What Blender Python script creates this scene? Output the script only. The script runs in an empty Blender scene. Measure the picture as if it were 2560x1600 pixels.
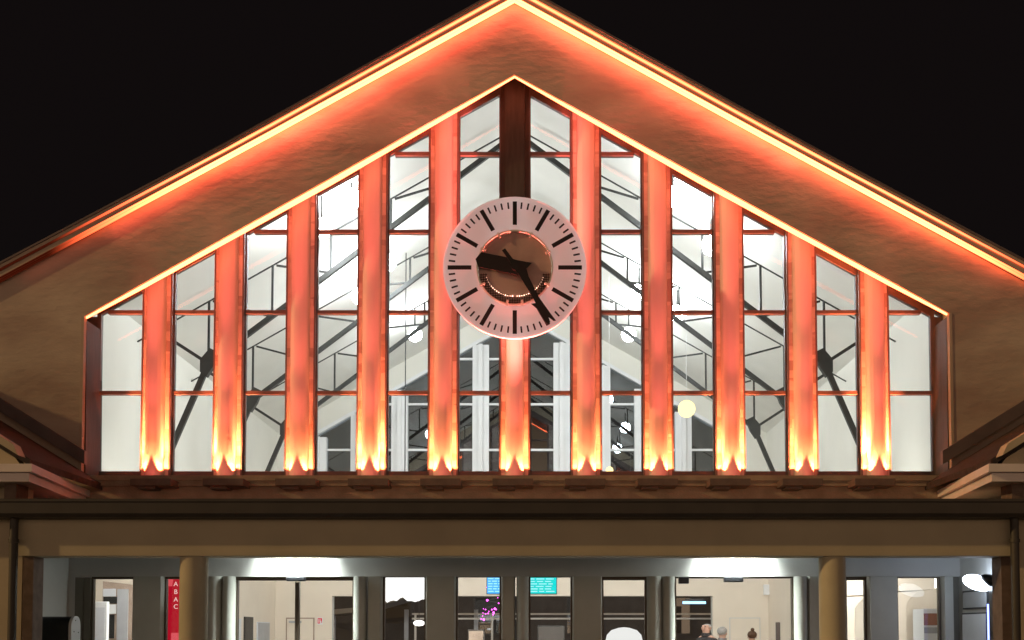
import bpy, bmesh, math, random
from mathutils import Vector, Matrix
random.seed(7)
S = bpy.context.scene
C = S.collection
R = math.radians

# ------------------------------------------------------------------ camera, world, street light, exposure
F = 2700.0; VPX = 1330.0; HV = 1582.0; PITCH = R(2.6)
CAM = Vector((0.245, -15.0, 1.6))
PV = HV - F * math.tan(PITCH)
cd = bpy.data.cameras.new("camera"); cam = bpy.data.objects.new("camera", cd); C.objects.link(cam)
cam.location = CAM; cam.rotation_euler = (R(90) + PITCH, 0, 0)
cd.sensor_width = 36; cd.lens = F / 2560 * 36
cd.shift_x = (1280 - VPX) / 2560; cd.shift_y = (PV - 800) / 2560
cd.clip_end = 600; cd.clip_start = 0.1
S.camera = cam
w = bpy.data.worlds.new("World"); S.world = w; w.use_nodes = True
bg = w.node_tree.nodes['Background']; bg.inputs[1].default_value = 1.0
# black night sky with the amber glow of the town low over the street side (behind the camera)
_n = w.node_tree; _tc = _n.nodes.new('ShaderNodeTexCoord'); _sp = _n.nodes.new('ShaderNodeSeparateXYZ')
_mz = _n.nodes.new('ShaderNodeMapRange'); _mz.interpolation_type = 'SMOOTHSTEP'
_mz.inputs['From Min'].default_value = 0.30; _mz.inputs['From Max'].default_value = 0.0
_my = _n.nodes.new('ShaderNodeMapRange'); _my.interpolation_type = 'SMOOTHSTEP'
_my.inputs['From Min'].default_value = -0.15; _my.inputs['From Max'].default_value = -0.6
_mm = _n.nodes.new('ShaderNodeMath'); _mm.operation = 'MULTIPLY'
_mx = _n.nodes.new('ShaderNodeMix'); _mx.data_type = 'RGBA'
_mx.inputs[6].default_value = (0.0050, 0.0036, 0.0037, 1); _mx.inputs[7].default_value = (1.05, 0.69, 0.44, 1)
_n.links.new(_tc.outputs['Generated'], _sp.inputs[0]); _n.links.new(_sp.outputs['Z'], _mz.inputs['Value']); _n.links.new(_sp.outputs['Y'], _my.inputs['Value'])
_n.links.new(_mz.outputs[0], _mm.inputs[0]); _n.links.new(_my.outputs[0], _mm.inputs[1]); _n.links.new(_mm.outputs[0], _mx.inputs[0])
_n.links.new(_mx.outputs[2], bg.inputs[0])
# the low, grazing amber light of the street, from the left
sd = bpy.data.lights.new("street_light", 'SUN'); sd.energy = 1.25; sd.angle = R(1.2); sd.color = (1.0, 0.63, 0.25)
so = bpy.data.objects.new("street_light", sd); C.objects.link(so)
sdir = Vector((0.95, 0.27, -0.365)).normalized()
so.rotation_euler = sdir.to_track_quat('-Z', 'Y').to_euler()
S.view_settings.view_transform = 'Standard'; S.view_settings.look = 'None'
S.view_settings.exposure = 0.0; S.view_settings.gamma = 1.0
S.render.engine = 'CYCLES'
S.cycles.max_bounces = 10; S.cycles.transparent_max_bounces = 24; S.cycles.sample_clamp_indirect = 4.0
S.cycles.use_denoising = True

# ------------------------------------------------------------------ a sight line through the photograph meets the plane y = Y
def P(u, v, Y):
    xc = (u - VPX) / F; yc = (PV - v) / F
    d = Vector((xc, math.cos(PITCH) - yc * math.sin(PITCH), math.sin(PITCH) + yc * math.cos(PITCH)))
    t = (Y - CAM.y) / d.y
    return (CAM.x + d.x * t, CAM.z + d.z * t)
K = 2560 / 2419.0
def V(u, v, Y): return P(u * K, v * K, Y)
def X_(u, Y, v=1000): return V(u, v, Y)[0]
def Z_(v, Y): return V(1215, v, Y)[1]

# ------------------------------------------------------------------ materials
def mat(name, col, rough=0.6, metal=0.0, noise=0.0, scale=4.0, bump=0.0, bscale=60.0, stretch=(1, 1, 1), spec=0.4, col2=None, detail=6):
    m = bpy.data.materials.new(name); m.use_nodes = True
    nt = m.node_tree; b = nt.nodes['Principled BSDF']
    b.inputs['Base Color'].default_value = (*col, 1); b.inputs['Roughness'].default_value = rough
    b.inputs['Metallic'].default_value = metal; b.inputs['Specular IOR Level'].default_value = spec
    tc = nt.nodes.new('ShaderNodeTexCoord'); mp = nt.nodes.new('ShaderNodeMapping'); mp.inputs['Scale'].default_value = stretch
    nt.links.new(tc.outputs['Object'], mp.inputs[0])
    if noise or col2:
        n = nt.nodes.new('ShaderNodeTexNoise'); n.inputs['Scale'].default_value = scale; n.inputs['Detail'].default_value = detail
        nt.links.new(mp.outputs[0], n.inputs['Vector'])
        r = nt.nodes.new('ShaderNodeValToRGB'); r.color_ramp.elements[0].position = 0.35; r.color_ramp.elements[1].position = 0.65
        c2 = col2 if col2 else tuple(max(0, c * (1 - noise)) for c in col)
        r.color_ramp.elements[0].color = (*c2, 1); r.color_ramp.elements[1].color = (*col, 1)
        nt.links.new(n.outputs['Fac'], r.inputs[0]); nt.links.new(r.outputs[0], b.inputs['Base Color'])
    if bump:
        n2 = nt.nodes.new('ShaderNodeTexNoise'); n2.inputs['Scale'].default_value = bscale; n2.inputs['Detail'].default_value = 5
        bp = nt.nodes.new('ShaderNodeBump'); bp.inputs['Strength'].default_value = bump; bp.inputs['Distance'].default_value = 0.02
        nt.links.new(mp.outputs[0], n2.inputs['Vector']); nt.links.new(n2.outputs['Fac'], bp.inputs['Height']); nt.links.new(bp.outputs[0], b.inputs['Normal'])
    return m
def emit(name, col, st):
    m = bpy.data.materials.new(name); m.use_nodes = True; nt = m.node_tree; nt.nodes.clear()
    e = nt.nodes.new('ShaderNodeEmission'); o = nt.nodes.new('ShaderNodeOutputMaterial')
    e.inputs[0].default_value = (*col, 1); e.inputs[1].default_value = st; nt.links.new(e.outputs[0], o.inputs[0]); return m
def glassm(name, tint=(0.97, 0.98, 0.98), refl=0.06, rough=0.0):
    m = bpy.data.materials.new(name); m.use_nodes = True; nt = m.node_tree; nt.nodes.clear()
    t = nt.nodes.new('ShaderNodeBsdfTransparent'); t.inputs[0].default_value = (*tint, 1)
    g = nt.nodes.new('ShaderNodeBsdfGlossy'); g.inputs['Roughness'].default_value = rough
    f = nt.nodes.new('ShaderNodeFresnel'); f.inputs[0].default_value = 1.5
    a = nt.nodes.new('ShaderNodeMath'); a.operation = 'ADD'; a.inputs[1].default_value = refl - 0.04
    x = nt.nodes.new('ShaderNodeMixShader'); o = nt.nodes.new('ShaderNodeOutputMaterial')
    nt.links.new(f.outputs[0], a.inputs[0]); nt.links.new(a.outputs[0], x.inputs[0])
    nt.links.new(t.outputs[0], x.inputs[1]); nt.links.new(g.outputs[0], x.inputs[2]); nt.links.new(x.outputs[0], o.inputs[0]); return m
def board_mat():
    # patchy side boards of the fins: blocks of darker tone
    m = mat('fin_board_paint', (0.62, 0.55, 0.5), 0.55, bump=0.2, bscale=30)
    nt = m.node_tree; b = nt.nodes['Principled BSDF']
    tc = nt.nodes.new('ShaderNodeTexCoord'); mp = nt.nodes.new('ShaderNodeMapping'); mp.inputs['Scale'].default_value = (1.2, 3, 4.5)
    n = nt.nodes.new('ShaderNodeTexVoronoi'); n.distance = 'CHEBYCHEV'; n.inputs['Scale'].default_value = 1.3
    n3 = nt.nodes.new('ShaderNodeTexNoise'); n3.inputs['Scale'].default_value = 2.2; n3.inputs['Detail'].default_value = 7
    r = nt.nodes.new('ShaderNodeValToRGB'); r.color_ramp.elements[0].position = 0.30; r.color_ramp.elements[1].position = 0.62
    r.color_ramp.elements[0].color = (0.42, 0.33, 0.30, 1); r.color_ramp.elements[1].color = (0.66, 0.58, 0.53, 1)
    mx = nt.nodes.new('ShaderNodeMath'); mx.operation = 'MULTIPLY_ADD'; mx.inputs[1].default_value = 0.5
    sp = nt.nodes.new('ShaderNodeSeparateColor')
    nt.links.new(tc.outputs['Object'], mp.inputs[0]); nt.links.new(mp.outputs[0], n.inputs['Vector']); nt.links.new(mp.outputs[0], n3.inputs['Vector'])
    nt.links.new(n.outputs['Color'], sp.inputs[0]); nt.links.new(sp.outputs[0], mx.inputs[0])
    m2 = nt.nodes.new('ShaderNodeMath'); m2.operation = 'MULTIPLY'; m2.inputs[1].default_value = 0.55
    nt.links.new(n3.outputs['Fac'], m2.inputs[0]); nt.links.new(m2.outputs[0], mx.inputs[2])
    nt.links.new(mx.outputs[0], r.inputs[0]); nt.links.new(r.outputs[0], b.inputs['Base Color'])
    return m
M = {
 'stucco': mat('gable_stucco', (0.56, 0.46, 0.385), 0.85, col2=(0.40, 0.295, 0.25), scale=1.1, detail=8, bump=0.8, bscale=7, stretch=(0.7, 1, 1.6)),
 'plain': mat('cream_render', (0.52, 0.45, 0.34), 0.85, noise=0.12, scale=1.5, bump=0.15, bscale=50),
 'pier': mat('brown_pier_render', (0.17, 0.12, 0.10), 0.85, noise=0.3, scale=9, bump=0.3, bscale=40),
 'beam': mat('beam_paint', (0.50, 0.445, 0.335), 0.7, noise=0.10, scale=2, bump=0.08, bscale=30),
 'gutter': mat('gutter_metal', (0.055, 0.048, 0.043), 0.5, noise=0.2, scale=3),
 'fascia': mat('fascia_paint', (0.50, 0.38, 0.30), 0.6, noise=0.12, scale=3, bump=0.1),
 'eaves': mat('eaves_paint', (0.80, 0.72, 0.72), 0.5, noise=0.08, scale=5),
 'tile': mat('roof_tile', (0.05, 0.04, 0.04), 0.95, noise=0.4, scale=12, bump=0.5, bscale=25),
 'flash': mat('lead_flashing', (0.16, 0.12, 0.125), 0.6, noise=0.25, scale=4),
 'fin': mat('fin_paint', (0.68, 0.59, 0.59), 0.5, noise=0.06, scale=1.6, bump=0.12, bscale=40, stretch=(6, 6, 0.5)),
 'board': board_mat(),
 'frame': mat('window_frame_metal', (0.15, 0.12, 0.115), 0.45, noise=0.15, scale=8),
 'jamb': mat('jamb_cladding', (0.085, 0.065, 0.06), 0.6, noise=0.25, scale=5, stretch=(5, 5, 0.6)),
 'tray': mat('tray_metal', (0.16, 0.115, 0.10), 0.55, noise=0.25, scale=8),
 'sill': mat('sill_concrete', (0.42, 0.32, 0.25), 0.8, noise=0.25, scale=5, bump=0.3, bscale=40),
 'glass': glassm('window_glass', refl=0.010),
 'farglass': glassm('far_window_glass', (0.60, 0.66, 0.70), refl=0.14, rough=0.01),
 'inwall': mat('hall_white_paint', (0.78, 0.765, 0.70), 0.8, noise=0.05, scale=1.2),
 'ceil': mat('hall_ceiling_paint', (0.80, 0.795, 0.75), 0.8, noise=0.06, scale=1.5),
 'cream': mat('hall_cream_paint', (0.80, 0.71, 0.60), 0.8, noise=0.05, scale=1.5),
 'white': mat('white_paint', (0.80, 0.81, 0.82), 0.5, noise=0.05, scale=3),
 'steel': mat('truss_steel', (0.028, 0.029, 0.027), 0.5, noise=0.3, scale=9),
 'olive': mat('olive_panel', (0.52, 0.54, 0.51), 0.45, noise=0.08, scale=3),
 'olive2': mat('olive_frame', (0.17, 0.165, 0.14), 0.45, noise=0.1, scale=3),
 'brownmetal': mat('bronze_metal', (0.10, 0.08, 0.06), 0.4, metal=0.3, noise=0.1, scale=5),
 'lintel': mat('lintel_render', (0.62, 0.63, 0.63), 0.8, noise=0.06, scale=2, bump=0.1),
 'column': mat('column_render', (0.52, 0.47, 0.36), 0.75, noise=0.1, scale=3, bump=0.12, bscale=40),
 'dark': mat('dark_plastic', (0.012, 0.013, 0.016), 0.3, noise=0.1, scale=6),
 'greyp': mat('grey_panel', (0.42, 0.43, 0.45), 0.5, noise=0.1, scale=4),
 'lgrey': mat('light_grey_panel', (0.66, 0.68, 0.72), 0.45, noise=0.06, scale=4),
 'red': mat('red_acrylic', (0.62, 0.02, 0.04), 0.3, noise=0.15, scale=3),
 'paving': mat('forecourt_paving', (0.16, 0.15, 0.14), 0.8, noise=0.3, scale=2, bump=0.3, bscale=20),
 'floor': mat('hall_floor_tile', (0.45, 0.43, 0.40), 0.25, noise=0.1, scale=3),
 'platform': mat('platform_asphalt', (0.06, 0.06, 0.062), 0.7, noise=0.3, scale=3),
 'darkbld': mat('dark_facade', (0.05, 0.05, 0.052), 0.8, noise=0.35, scale=2),
 'led': emit('led_glow', (1.0, 0.120, 0.038), 16.0),
 'led2': emit('led_glow_thin', (1.0, 0.13, 0.045), 7.0),
 'led3': emit('led_glow_inner', (1.0, 0.17, 0.060), 10.0),
 'flood': emit('flood_lens', (0.92, 0.97, 1.0), 100.0),
 'dial': mat('clock_dial_enamel', (0.74, 0.73, 0.74), 0.35, noise=0.04, scale=3),
 'black': mat('clock_black', (0.012, 0.011, 0.013), 0.4, noise=0.2, scale=6),
 'copper': mat('clock_centre_metal', (0.66, 0.42, 0.40), 0.65, metal=0.0, spec=0.15, noise=0.25, scale=3),
 'skin': mat('skin', (0.52, 0.30, 0.22), 0.5, noise=0.1, scale=12),
 'coat': mat('dark_coat', (0.02, 0.02, 0.023), 0.8, noise=0.3, scale=14),
 'greyhair': mat('grey_hair', (0.38, 0.36, 0.34), 0.8, noise=0.3, scale=40),
 'brownhair': mat('brown_hair', (0.10, 0.045, 0.02), 0.7, noise=0.4, scale=40),
 'coat2': mat('grey_coat', (0.22, 0.22, 0.23), 0.85, noise=0.3, scale=14),
 'trousers': mat('dark_trousers', (0.03, 0.033, 0.045), 0.85, noise=0.3, scale=14),
 'brick': mat('terracotta_panel', (0.38, 0.17, 0.11), 0.6, noise=0.1, scale=4),
}

# the outer strips dim towards both ends
for k_ in ('led', 'led2'):
    nt = M[k_].node_tree; e = [n for n in nt.nodes if n.type == 'EMISSION'][0]; st0 = e.inputs[1].default_value
    g_ = nt.nodes.new('ShaderNodeNewGeometry'); sp = nt.nodes.new('ShaderNodeSeparateXYZ'); ab = nt.nodes.new('ShaderNodeMath'); ab.operation = 'ABSOLUTE'
    of = nt.nodes.new('ShaderNodeMath'); of.operation = 'ADD'; of.inputs[1].default_value = -0.7
    mr = nt.nodes.new('ShaderNodeMapRange'); mr.interpolation_type = 'SMOOTHSTEP'
    mr.inputs['From Min'].default_value = 4.6; mr.inputs['From Max'].default_value = 7.0; mr.inputs['To Min'].default_value = st0; mr.inputs['To Max'].default_value = 0.05
    nt.links.new(g_.outputs['Position'], sp.inputs[0]); nt.links.new(sp.outputs[0], of.inputs[0]); nt.links.new(of.outputs[0], ab.inputs[0]); nt.links.new(ab.outputs[0], mr.inputs['Value']); nt.links.new(mr.outputs[0], e.inputs[1])

# ------------------------------------------------------------------ mesh helpers
class MB:
    def __init__(s): s.v = []; s.f = []
    def add(s, vs, fs):
        o = len(s.v); s.v += [tuple(p) for p in vs]; s.f += [tuple(i + o for i in f) for f in fs]; return s
    def box(s, x0, x1, y0, y1, z0, z1):
        if x0 > x1: x0, x1 = x1, x0
        if y0 > y1: y0, y1 = y1, y0
        if z0 > z1: z0, z1 = z1, z0
        return s.add([(x0,y0,z0),(x1,y0,z0),(x1,y1,z0),(x0,y1,z0),(x0,y0,z1),(x1,y0,z1),(x1,y1,z1),(x0,y1,z1)],
                     [(3,2,1,0),(4,5,6,7),(0,1,5,4),(1,2,6,5),(2,3,7,6),(3,0,4,7)])
    def prism(s, poly, y0, y1):           # poly in XZ, extruded along Y
        n = len(poly); a = sum(poly[i][0]*poly[(i+1)%n][1]-poly[(i+1)%n][0]*poly[i][1] for i in range(n))
        if a < 0: poly = poly[::-1]
        return s.add([(x,y0,z) for x,z in poly]+[(x,y1,z) for x,z in poly],
                     [tuple(range(n)), tuple(range(2*n-1,n-1,-1))]+[(i,i+n,(i+1)%n+n,(i+1)%n) for i in range(n)])
    def prismx(s, poly, x0, x1):          # poly in YZ, extruded along X
        n = len(poly)
        return s.add([(x0,y,z) for y,z in poly]+[(x1,y,z) for y,z in poly],
                     [tuple(range(n-1,-1,-1)), tuple(range(n,2*n))]+[(i,(i+1)%n,(i+1)%n+n,i+n) for i in range(n)])
    def prismz(s, poly, z0, z1):          # poly in XY
        n = len(poly)
        return s.add([(x,y,z0) for x,y in poly]+[(x,y,z1) for x,y in poly],
                     [tuple(range(n-1,-1,-1)), tuple(range(n,2*n))]+[(i,(i+1)%n,(i+1)%n+n,i+n) for i in range(n)])
    def bar(s, a, b, w, h=None, n=4):     # rectangular bar or tube between two points
        a = Vector(a); b = Vector(b); h = h or w
        d = (b-a).normalized(); up = Vector((0,1,0)) if abs(d.y) < 0.9 else Vector((0,0,1))
        sx = d.cross(up).normalized(); sy = sx.cross(d).normalized()
        if n == 4: ring = [(-.5,-.5),(.5,-.5),(.5,.5),(-.5,.5)]
        else: ring = [(.5*math.cos(2*math.pi*i/n), .5*math.sin(2*math.pi*i/n)) for i in range(n)]
        vs = [a+sx*w*i+sy*h*j for i,j in ring]+[b+sx*w*i+sy*h*j for i,j in ring]
        return s.add(vs, [tuple(range(n-1,-1,-1)), tuple(range(n,2*n))]+[(i,(i+1)%n,(i+1)%n+n,i+n) for i in range(n)])
    def lathe(s, prof, cx, cy, cz, n=32, axis='z', a0=0):   # prof = (r, h)
        vs = []; fs = []; m = len(prof)
        for r, h in prof:
            for i in range(n):
                a = 2*math.pi*i/n+a0; p, q = r*math.cos(a), r*math.sin(a)
                vs.append((cx+p, cy+q, cz+h) if axis == 'z' else ((cx+p, cy+h, cz+q) if axis == 'y' else (cx+h, cy+p, cz+q)))
        for k in range(m-1):
            for i in range(n):
                j = (i+1)%n; fs.append((k*n+i, k*n+j, (k+1)*n+j, (k+1)*n+i))
        fs.append(tuple(range(n-1,-1,-1))); fs.append(tuple(range((m-1)*n, m*n)))
        return s.add(vs, fs)
    def ball(s, c, r, n=16, sc=(1,1,1)):
        prof = [(max(1e-4, r*math.sin(math.pi*k/(n//2))), -r*math.cos(math.pi*k/(n//2))) for k in range(n//2+1)]
        o = len(s.v); s.lathe([(p, h) for p, h in prof], 0, 0, 0, n)
        for i in range(o, len(s.v)):
            x, y, z = s.v[i]; s.v[i] = (c[0]+x*sc[0], c[1]+y*sc[1], c[2]+z*sc[2])
        return s
    def build(s, name, m, parent=None, smooth=False, bevel=0.0):
        me = bpy.data.meshes.new(name); me.from_pydata(s.v, [], s.f); me.update()
        bm = bmesh.new(); bm.from_mesh(me); bmesh.ops.recalc_face_normals(bm, faces=bm.faces); bm.to_mesh(me); bm.free()
        me.materials.append(m)
        if smooth:
            me.polygons.foreach_set('use_smooth', [True]*len(me.polygons)); me.set_sharp_from_angle(angle=R(40))
        o = bpy.data.objects.new(name, me); C.objects.link(o)
        if parent:
            o.parent = parent; w = parent; off = Vector((0,0,0))
            while w: off += w.location; w = w.parent
            for v in me.vertices: v.co -= off
        if bevel:
            md = o.modifiers.new('bevel', 'BEVEL'); md.width = bevel; md.segments = 2; md.limit_method = 'ANGLE'
        return o
def tag(o, label=None, cat=None, group=None, kind=None):
    if label: o['label'] = label
    if cat: o['category'] = cat
    if group: o['group'] = group
    if kind: o['kind'] = kind
    return o
def empty(name, loc, label, cat, group=None):
    o = bpy.data.objects.new(name, None); C.objects.link(o); o.location = loc; o.empty_display_size = 0.1
    return tag(o, label, cat, group)
def rebase(o):      # put the origin of a one-mesh thing at its base
    me = o.data; xs = [v.co for v in me.vertices]
    c = Vector(((min(p.x for p in xs)+max(p.x for p in xs))/2, (min(p.y for p in xs)+max(p.y for p in xs))/2, min(p.z for p in xs)))
    for v in me.vertices: v.co -= c
    o.location = c; return o

# ------------------------------------------------------------------ the setting
g = MB().box(-120, 120, -60, 160, -0.2, 0.0).build('forecourt_ground', M['paving']); tag(g, kind='structure')
g = MB().box(-40, 40, 11.75, 30, 0.004, 0.05).build('platform_ground', M['platform']); tag(g, kind='structure')

# ------------------------------------------------------------------ main lines of the building
YW, YF = -0.60, -0.705                     # face of the gable wall, face of the barge boards
SL = 0.5595
oL = V(197, 748, YW); oA = V(1215.5, 176, YW); oR = V(2243.5, 740, YW)
oBL = V(191, 1116, YW)[0]; oBR = V(2250, 1116, YW)[0]
XL = (oL[0]+oBL)/2; XR = (oR[0]+oBR)/2
zoL, zoA = oL[1], oA[1]
XC = oA[0]
def zopen(x):                              # top of the opening in the front skin
    return zoA - (zoA-zoL)/(XC-XL)*abs(x-XC) if x < XC else zoA - (zoA-oR[1])/(XR-XC)*abs(x-XC)
fA = V(1215.5, 193, 0.0); fL = V(232, 735, 0.0); fR = V(2205, 735, 0.0)
FXL, FXR, FXC = fL[0], fR[0], fA[0]
def zfr(x): return fA[1]-(fA[1]-fL[1])/(FXC-FXL)*abs(x-FXC)
ZS = Z_(1116, 0.0)                        # sill of the great window
XI = 6.0; ZE = 6.5; ZR = 9.95; YB = 11.3  # hall inside: half width, eaves, ridge, back wall
def zc(x): return ZR-(ZR-ZE)/XI*abs(x)

st = empty('station_building', (0, 0, 0), 'cream station hall with a steep glazed gable, red lit fins and a door canopy', 'station')
def part(mb, name, m, smooth=False, bevel=0.0, label=None, parent=None):
    o = mb.build(name, M[m], parent or st, smooth, bevel)
    if label: o['label'] = label
    return o

# roof outline points at fascia plane, bellcast: (view px x, view px y)
def fz(pts, Y): return [V(x, y, Y) for x, y in pts]
# sky edge, left half from the apex out
topL = fz([(1215.5, -38), (529, 346), (0, 625), (-160, 702)], YF)
topR = [(2*XC-x, z) for x, z in topL]
topR = fz([(1215.5, -38), (1902, 342), (2419, 618), (2580, 696)], YF)
lowA = V(1215.5, 16, YW)[1]
def zlow(x): return lowA - SL*abs(x-XC)   # where the lower barge board meets the wall
# gable wall: front skin with the opening, and a thicker back part with the wider one
zbot = 2.2
def roof_at(pts, x):
    pts = sorted(pts)
    for (a, za), (b, zb) in zip(pts, pts[1:]):
        if a <= x <= b: return za+(zb-za)*(x-a)/(b-a)
    return pts[0][1] if x < pts[0][0] else pts[-1][1]
xo = 8.3
zw = lowA-SL*xo+0.05
zjb = 3.20
poly = [(-xo, zjb), (XL, zjb), (XL, zopen(XL)), (XC, zoA), (XR, zopen(XR)), (XR, zjb), (xo, zjb), (xo, zw), (XC, lowA+0.05), (-xo, zw)]
part(MB().prism(poly, YW, YW+0.10), 'gable_wall', 'stucco')
pb = [(-xo, zjb), (-XI-0.02, zjb), (-XI-0.02, zopen(-5.7)+0.1), (FXC, fA[1]+0.14), (XI+0.02, zopen(5.7)+0.1), (XI+0.02, zjb), (xo, zjb), (xo, zw-0.02), (XC, lowA+0.03), (-xo, zw-0.02)]
part(MB().prism(pb, YW+0.102, 0.06), 'gable_wall_core', 'plain')
# jambs of the opening: dark cladding on both sides, front lip
for sgn, xe, xf in ((-1, XL, FXL), (1, XR, FXR)):
    zt = zopen(xe)
    part(MB().prism([(xe-sgn*0.0-sgn*-0.02*-1, ZS-0.12), (xe+sgn*0.25, ZS-0.12), (xe+sgn*0.25, zt-0.02), (xe, zt-0.02)], YW+0.104, 0.05), 'jamb', 'jamb')
    part(MB().box(xe-sgn*0.012, xe+sgn*0.025, YW-0.012, YW+0.0, ZS-0.1, zt), 'jamb_trim', 'fascia')

# barge boards (stepped), both slopes; depth steps back towards the wall
def slope_strip(pl, dz0, dz1, y0, y1, name, m):
    up = [(x, z-dz0) for x, z in pl]; lo = [(x, z-dz1) for x, z in pl]
    return part(MB().prism(up+lo[::-1], y0, y1), name, m)
for pts in (topL, topR):
    # bottom line follows the wall line so that the board widens outwards, as on the station
    n = len(pts); t = [0.0, 0.10, 0.27, 0.42, 0.62, 1.0]
    bot = [(x, zlow(x)-0.0) for x, z in pts]
    def lerp(k): return [(x, z+(zb-z)*k) for (x, z), (_, zb) in zip(pts, bot)]
    steps = [(0.0, 0.19, YF, 'barge_board'), (0.36, 0.62, YF+0.02, 'barge_board'), ]
    for a, b, y, nm in steps:
        u, l = lerp(a), lerp(b)
        part(MB().prism(u+l[::-1], y, YW-0.002), nm, 'fascia')
    u, l = lerp(0.19), lerp(0.36); part(MB().prism(u+l[::-1], YF+0.05, YW-0.004), 'barge_cove', 'fascia')
    u, l = lerp(0.62), lerp(0.80); part(MB().prism(u+l[::-1], YF+0.08, YW-0.006), 'barge_cove', 'fascia')
    up = [(x, z+0.02) for x, z in pts]; 
    part(MB().prism([(x, z+0.03) for x, z in pts]+[(x, z-0.0) for x, z in pts][::-1], YF-0.02, YW+0.3), 'roof_verge', 'flash')
# main roof slabs over the hall
for sgn in (-1, 1):
    part(MB().prism([(XC, lowA+0.36), (XC, lowA+0.20), (sgn*8.6, lowA+0.20-8.6*SL), (sgn*8.6, lowA+0.34-8.6*SL)], YW+0.05, YB+1.0), 'roof_slope', 'tile')

# LED lines: things of their own, fixed to the boards
def led(name, m, pts, y0, y1, label, taper=None):
    mb = MB()
    n = len(pts)
    for i in range(n-1):
        (x0, za, ta), (x1, zb, tb) = pts[i], pts[i+1]
        mb.prism([(x0, za), (x1, zb), (x1, zb-tb), (x0, za-ta)], y0, y1)
    o = mb.build(name, M[m]); tag(o, label, 'led strip'); 
    return rebase(o)
def vline(f, xs, th): return [(x, f(x), th) for x in xs]
def lerpf(k):
    def f(x):
        pts = topL if x < XC else topR
        z = roof_at(pts, x); return z+(zlow(x)-z)*k
    return f
xsL = [-5.9, -3.9, -2, XC, 2, 3.9, 6.4]
led('led_strip', 'led2', vline(lerpf(0.23), [-7.4, -3.3, -2, XC, 2, 3.35, 7.6], 0.030), YF+0.006, YF+0.030, 'thin upper line of orange light along the outer roof edge')
led('led_strip', 'led', vline(lerpf(0.64), [-7.4, -3.3, -2, XC, 2, 3.35, 7.6], 0.020), YF+0.024, YF+0.05, 'thick bright yellow line of light below the roof edge boards')
low_led = led('led_strip', 'led', vline(lambda x: lerpf(0.64)(x)-0.036, [-7.4, -3.3, -2, XC, 2, 3.35, 7.6], 0.030), YF+0.03, YF+0.06, 'lower companion of the thick yellow line, lighting the wall below it')
# the same strip's downward wash along the plaster, in lengths
for sgn in (-1, 1):
    for xm, L, e_ in ((1.0, 2.0, 6.5), (2.9, 1.9, 8.0), (4.65, 1.6, 2.4), (6.0, 1.3, 0.2 if sgn < 0 else 0.7)):
        x = XC+sgn*xm; z = lerpf(0.64)(x)-0.10
        l_ = bpy.data.lights.new('wash', 'AREA'); l_.shape = 'RECTANGLE'; l_.size = L*1.14; l_.size_y = 0.03; l_.energy = e_; l_.color = (1.0, 0.125, 0.075)
        o = bpy.data.objects.new('wash', l_); C.objects.link(o); o.parent = low_led; o.location = Vector((x, YF-0.02, z))-low_led.location
        ax = Vector((1, 0, -sgn*SL)).normalized(); d_ = Vector((-sgn*0.36, 0.62, -0.7)); d_ = (d_-ax*d_.dot(ax)).normalized()
        zz = -d_; yy = zz.cross(ax)
        o.rotation_euler = Matrix((ax, yy, zz)).transposed().to_euler()
def li(x): return zopen(x)-0.004
pts = [(XL+0.02, li(XL+0.02), 0.02), (XL+0.8, li(XL+0.8), 0.045), (XC-2.5, li(XC-2.5), 0.072), (XC-0.7, li(XC-0.7), 0.035), (XC, li(XC), 0.012),
       (XC+0.7, li(XC+0.7), 0.035), (XC+2.5, li(XC+2.5), 0.072), (XR-0.8, li(XR-0.8), 0.045), (XR-0.02, li(XR-0.02), 0.02)]
led('led_strip', 'led3', pts, YW+0.03, YW+0.06, 'brightest inner line of light edging the glazed opening under the gable')

# ------------------------------------------------------------------ fins (pilasters) in front of the glass
YFIN = -0.22
fx = [X_(u, YFIN, 1100) for u in (359, 530.5, 702.5, 873.5, 1044.5, 1215.5, 1386.5, 1558, 1730, 1903.5, 2076)]
FW = 0.395
zfb = Z_(1124, -0.6)
for i, x in enumerate(fx):
    hw = FW/2
    def zt(xx): return zfr(xx)+0.13
    if abs(x-XC) < 0.1: tops = [(x+hw, zt(x+hw)), (x, zt(x)), (x-hw, zt(x-hw))]
    else: tops = [(x+hw, zt(x+hw)), (x-hw, zt(x-hw))]
    bd = part(MB().prism([(x-hw, zfb), (x+hw, zfb)]+tops, -0.10, 0.03), 'fin', 'board')
    # rounded centre with shallow flutes
    prof = []; n = 22; cw = 0.128
    for k in range(n+1):
        a = math.pi*k/n; xx = -math.cos(a)*cw
        yy = -0.102-0.15*math.sin(a)**0.55 + (0.006 if k in (6, 16) else 0)
        prof.append((x+xx, yy))
    ztop = min(zt(x-hw), zt(x+hw))+0.03
    part(MB().prismz(prof, zfb, ztop), 'fin_core', 'fin', smooth=True, parent=bd)
    for s in (-1, 1):
        part(MB().box(x+s*(hw-0.012), x+s*(hw+0.010), -0.112, -0.06, zfb, zt(x+s*(hw+0.014))-0.03), 'edge_strip', 'frame', parent=bd)

# boards that close the gap between the frames and the masonry
for s in (-1, 1):
    xe = FXL if s < 0 else FXR
    part(MB().prism([(FXC, zfr(FXC)-0.004), (FXC, zfr(FXC)+0.25), (s*6.01, zfr(s*6.01)+0.25), (s*6.01, zfr(s*6.01)-0.004)], -0.02, 0.04), 'head_board', 'frame')
    part(MB().box(xe+s*0.001, s*6.01, -0.024, 0.036, ZS-0.12, zfr(s*6.0)-0.006), 'side_board', 'frame')
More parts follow.
